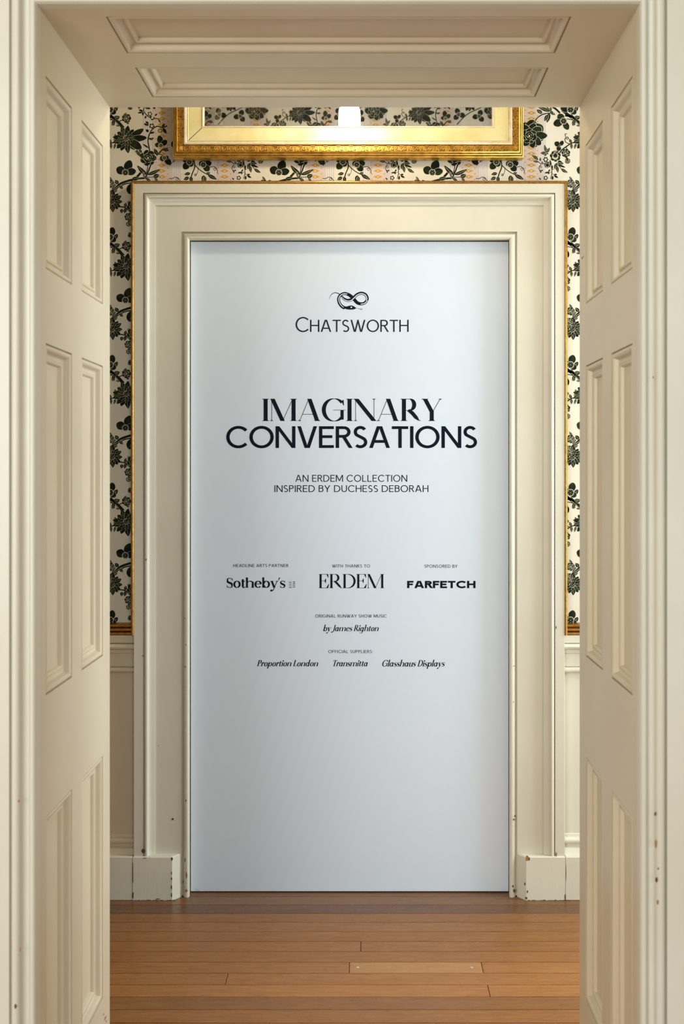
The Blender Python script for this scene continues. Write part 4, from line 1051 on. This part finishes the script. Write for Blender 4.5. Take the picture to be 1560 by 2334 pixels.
# painting and glass
M_ART, nt, b = new_mat('dim_old_painting')
n1 = noise(nt, 7, 6, 0.6); n2 = noise(nt, 2.6, 3)
c = mixc(nt, ramp(nt, n1, 0.42, 0.72), (0.012, 0.010, 0.010), (0.16, 0.075, 0.035))
c = mixc(nt, ramp(nt, n2, 0.45, 0.65), c, (0.018, 0.020, 0.035))
nt.links.new(c, b.inputs['Base Color']); b.inputs['Roughness'].default_value = 0.7
m = MB(); m.box(PX0+69*k, PX1-69*k, YP+0.028, YP+0.040, PZ0+69*k, PZ1-69*k)
attach(m.build('painting', M_ART), pic)
M_FIG = plain('pale_painted_figure', (0.42, 0.34, 0.24), 0.8); M_FIG2 = plain('rosy_painted_patch', (0.45, 0.18, 0.12), 0.8)
m = MB()
def apt(px, py, y=YP+0.0275): return ((px-838)*y/F, y, EYE-(py-1075)*y/F)
m.face([apt(x, y) for x, y in catmull([(488, 284), (490, 264), (496, 252), (502, 246), (506, 256), (505, 270), (508, 284), (500, 285), (488, 284)], 4)[:-1]], 0)
m.face([apt(x, y) for x, y in ((500, 246), (503, 238), (507, 246), (504, 250))], 1)
attach(m.build('painted_figure', [M_FIG, M_FIG2], fix=False), pic)
M_GLASS, nt, b = new_mat('picture_glass')
for n in list(nt.nodes): nt.nodes.remove(n)
out = node(nt, 'ShaderNodeOutputMaterial'); tr = node(nt, 'ShaderNodeBsdfTransparent'); gl = node(nt, 'ShaderNodeBsdfGlossy'); mx = node(nt, 'ShaderNodeMixShader')
tr.inputs[0].default_value = (0.95, 0.97, 0.96, 1); gl.inputs['Roughness'].default_value = 0.006; gl.inputs[0].default_value = (1, 1, 1, 1)
mx.inputs[0].default_value = 0.38
nt.links.new(tr.outputs[0], mx.inputs[1]); nt.links.new(gl.outputs[0], mx.inputs[2]); nt.links.new(mx.outputs[0], out.inputs[0])
m = MB(); m.box(PX0+69.5*k, PX1-69.5*k, YP+0.0215, YP+0.024, PZ0+69.5*k, PZ1-69.5*k)
attach(m.build('glass', M_GLASS), pic)
m = MB(); m.box(PX0+6*k, PX1-6*k, YP+0.040, YW-0.0035, PZ0+6*k, PZ1-6*k)
attach(m.build('back_board', M_DENT), pic)

# ------------------------------------------------------------------ passage lamp (seen mirrored in the picture glass)
LX, LY, LZ = -0.07, 2.80, 2.885
lamp = empty('pendant_lamp', (LX, LY, CEIL))
tag(lamp, 'opal glass pendant lamp in the passage, mirrored in the picture glass', 'lamp')
M_OPAL, nt, b = new_mat('lit_opal_glass')
b.inputs['Base Color'].default_value = (0.9, 0.88, 0.8, 1); b.inputs['Emission Color'].default_value = (1.0, 0.87, 0.66, 1); b.inputs['Emission Strength'].default_value = LAMP_GLOW
m = MB(); R_ = 0.042
m.lathe(LX, LY, [(0.012, LZ+0.004)] + [(R_*math.sin(PI/2*t/8)+0.0, LZ-0.04+0.042*math.cos(PI/2*t/8)) for t in range(1, 9)] + [(R_, LZ-0.13)] + [(R_*math.cos(PI/2*t/6), LZ-0.13-0.03*math.sin(PI/2*t/6)) for t in range(1, 7)])
shade = attach(m.build('shade', M_OPAL, None, 60), lamp)
m = MB(); m.lathe(LX, LY, [(0.001, LZ+0.020), (0.010, LZ+0.018), (0.016, LZ+0.008), (0.014, LZ+0.001), (0.001, LZ+0.001)]); attach(m.build('cap', M_BRASS, None, 40), lamp)
m = MB(); m.tube([(LX, LY, LZ+0.018), (LX, LY, CEIL-0.02)], 0.004); attach(m.build('rod', M_BRASS, None, 40), lamp)
m = MB(); m.lathe(LX, LY, [(0.001, CEIL-0.0305), (0.03, CEIL-0.030), (0.05, CEIL-0.012), (0.052, CEIL), (0.001, CEIL)]); attach(m.build('ceiling_rose', M_BRASS, None, 40), lamp)
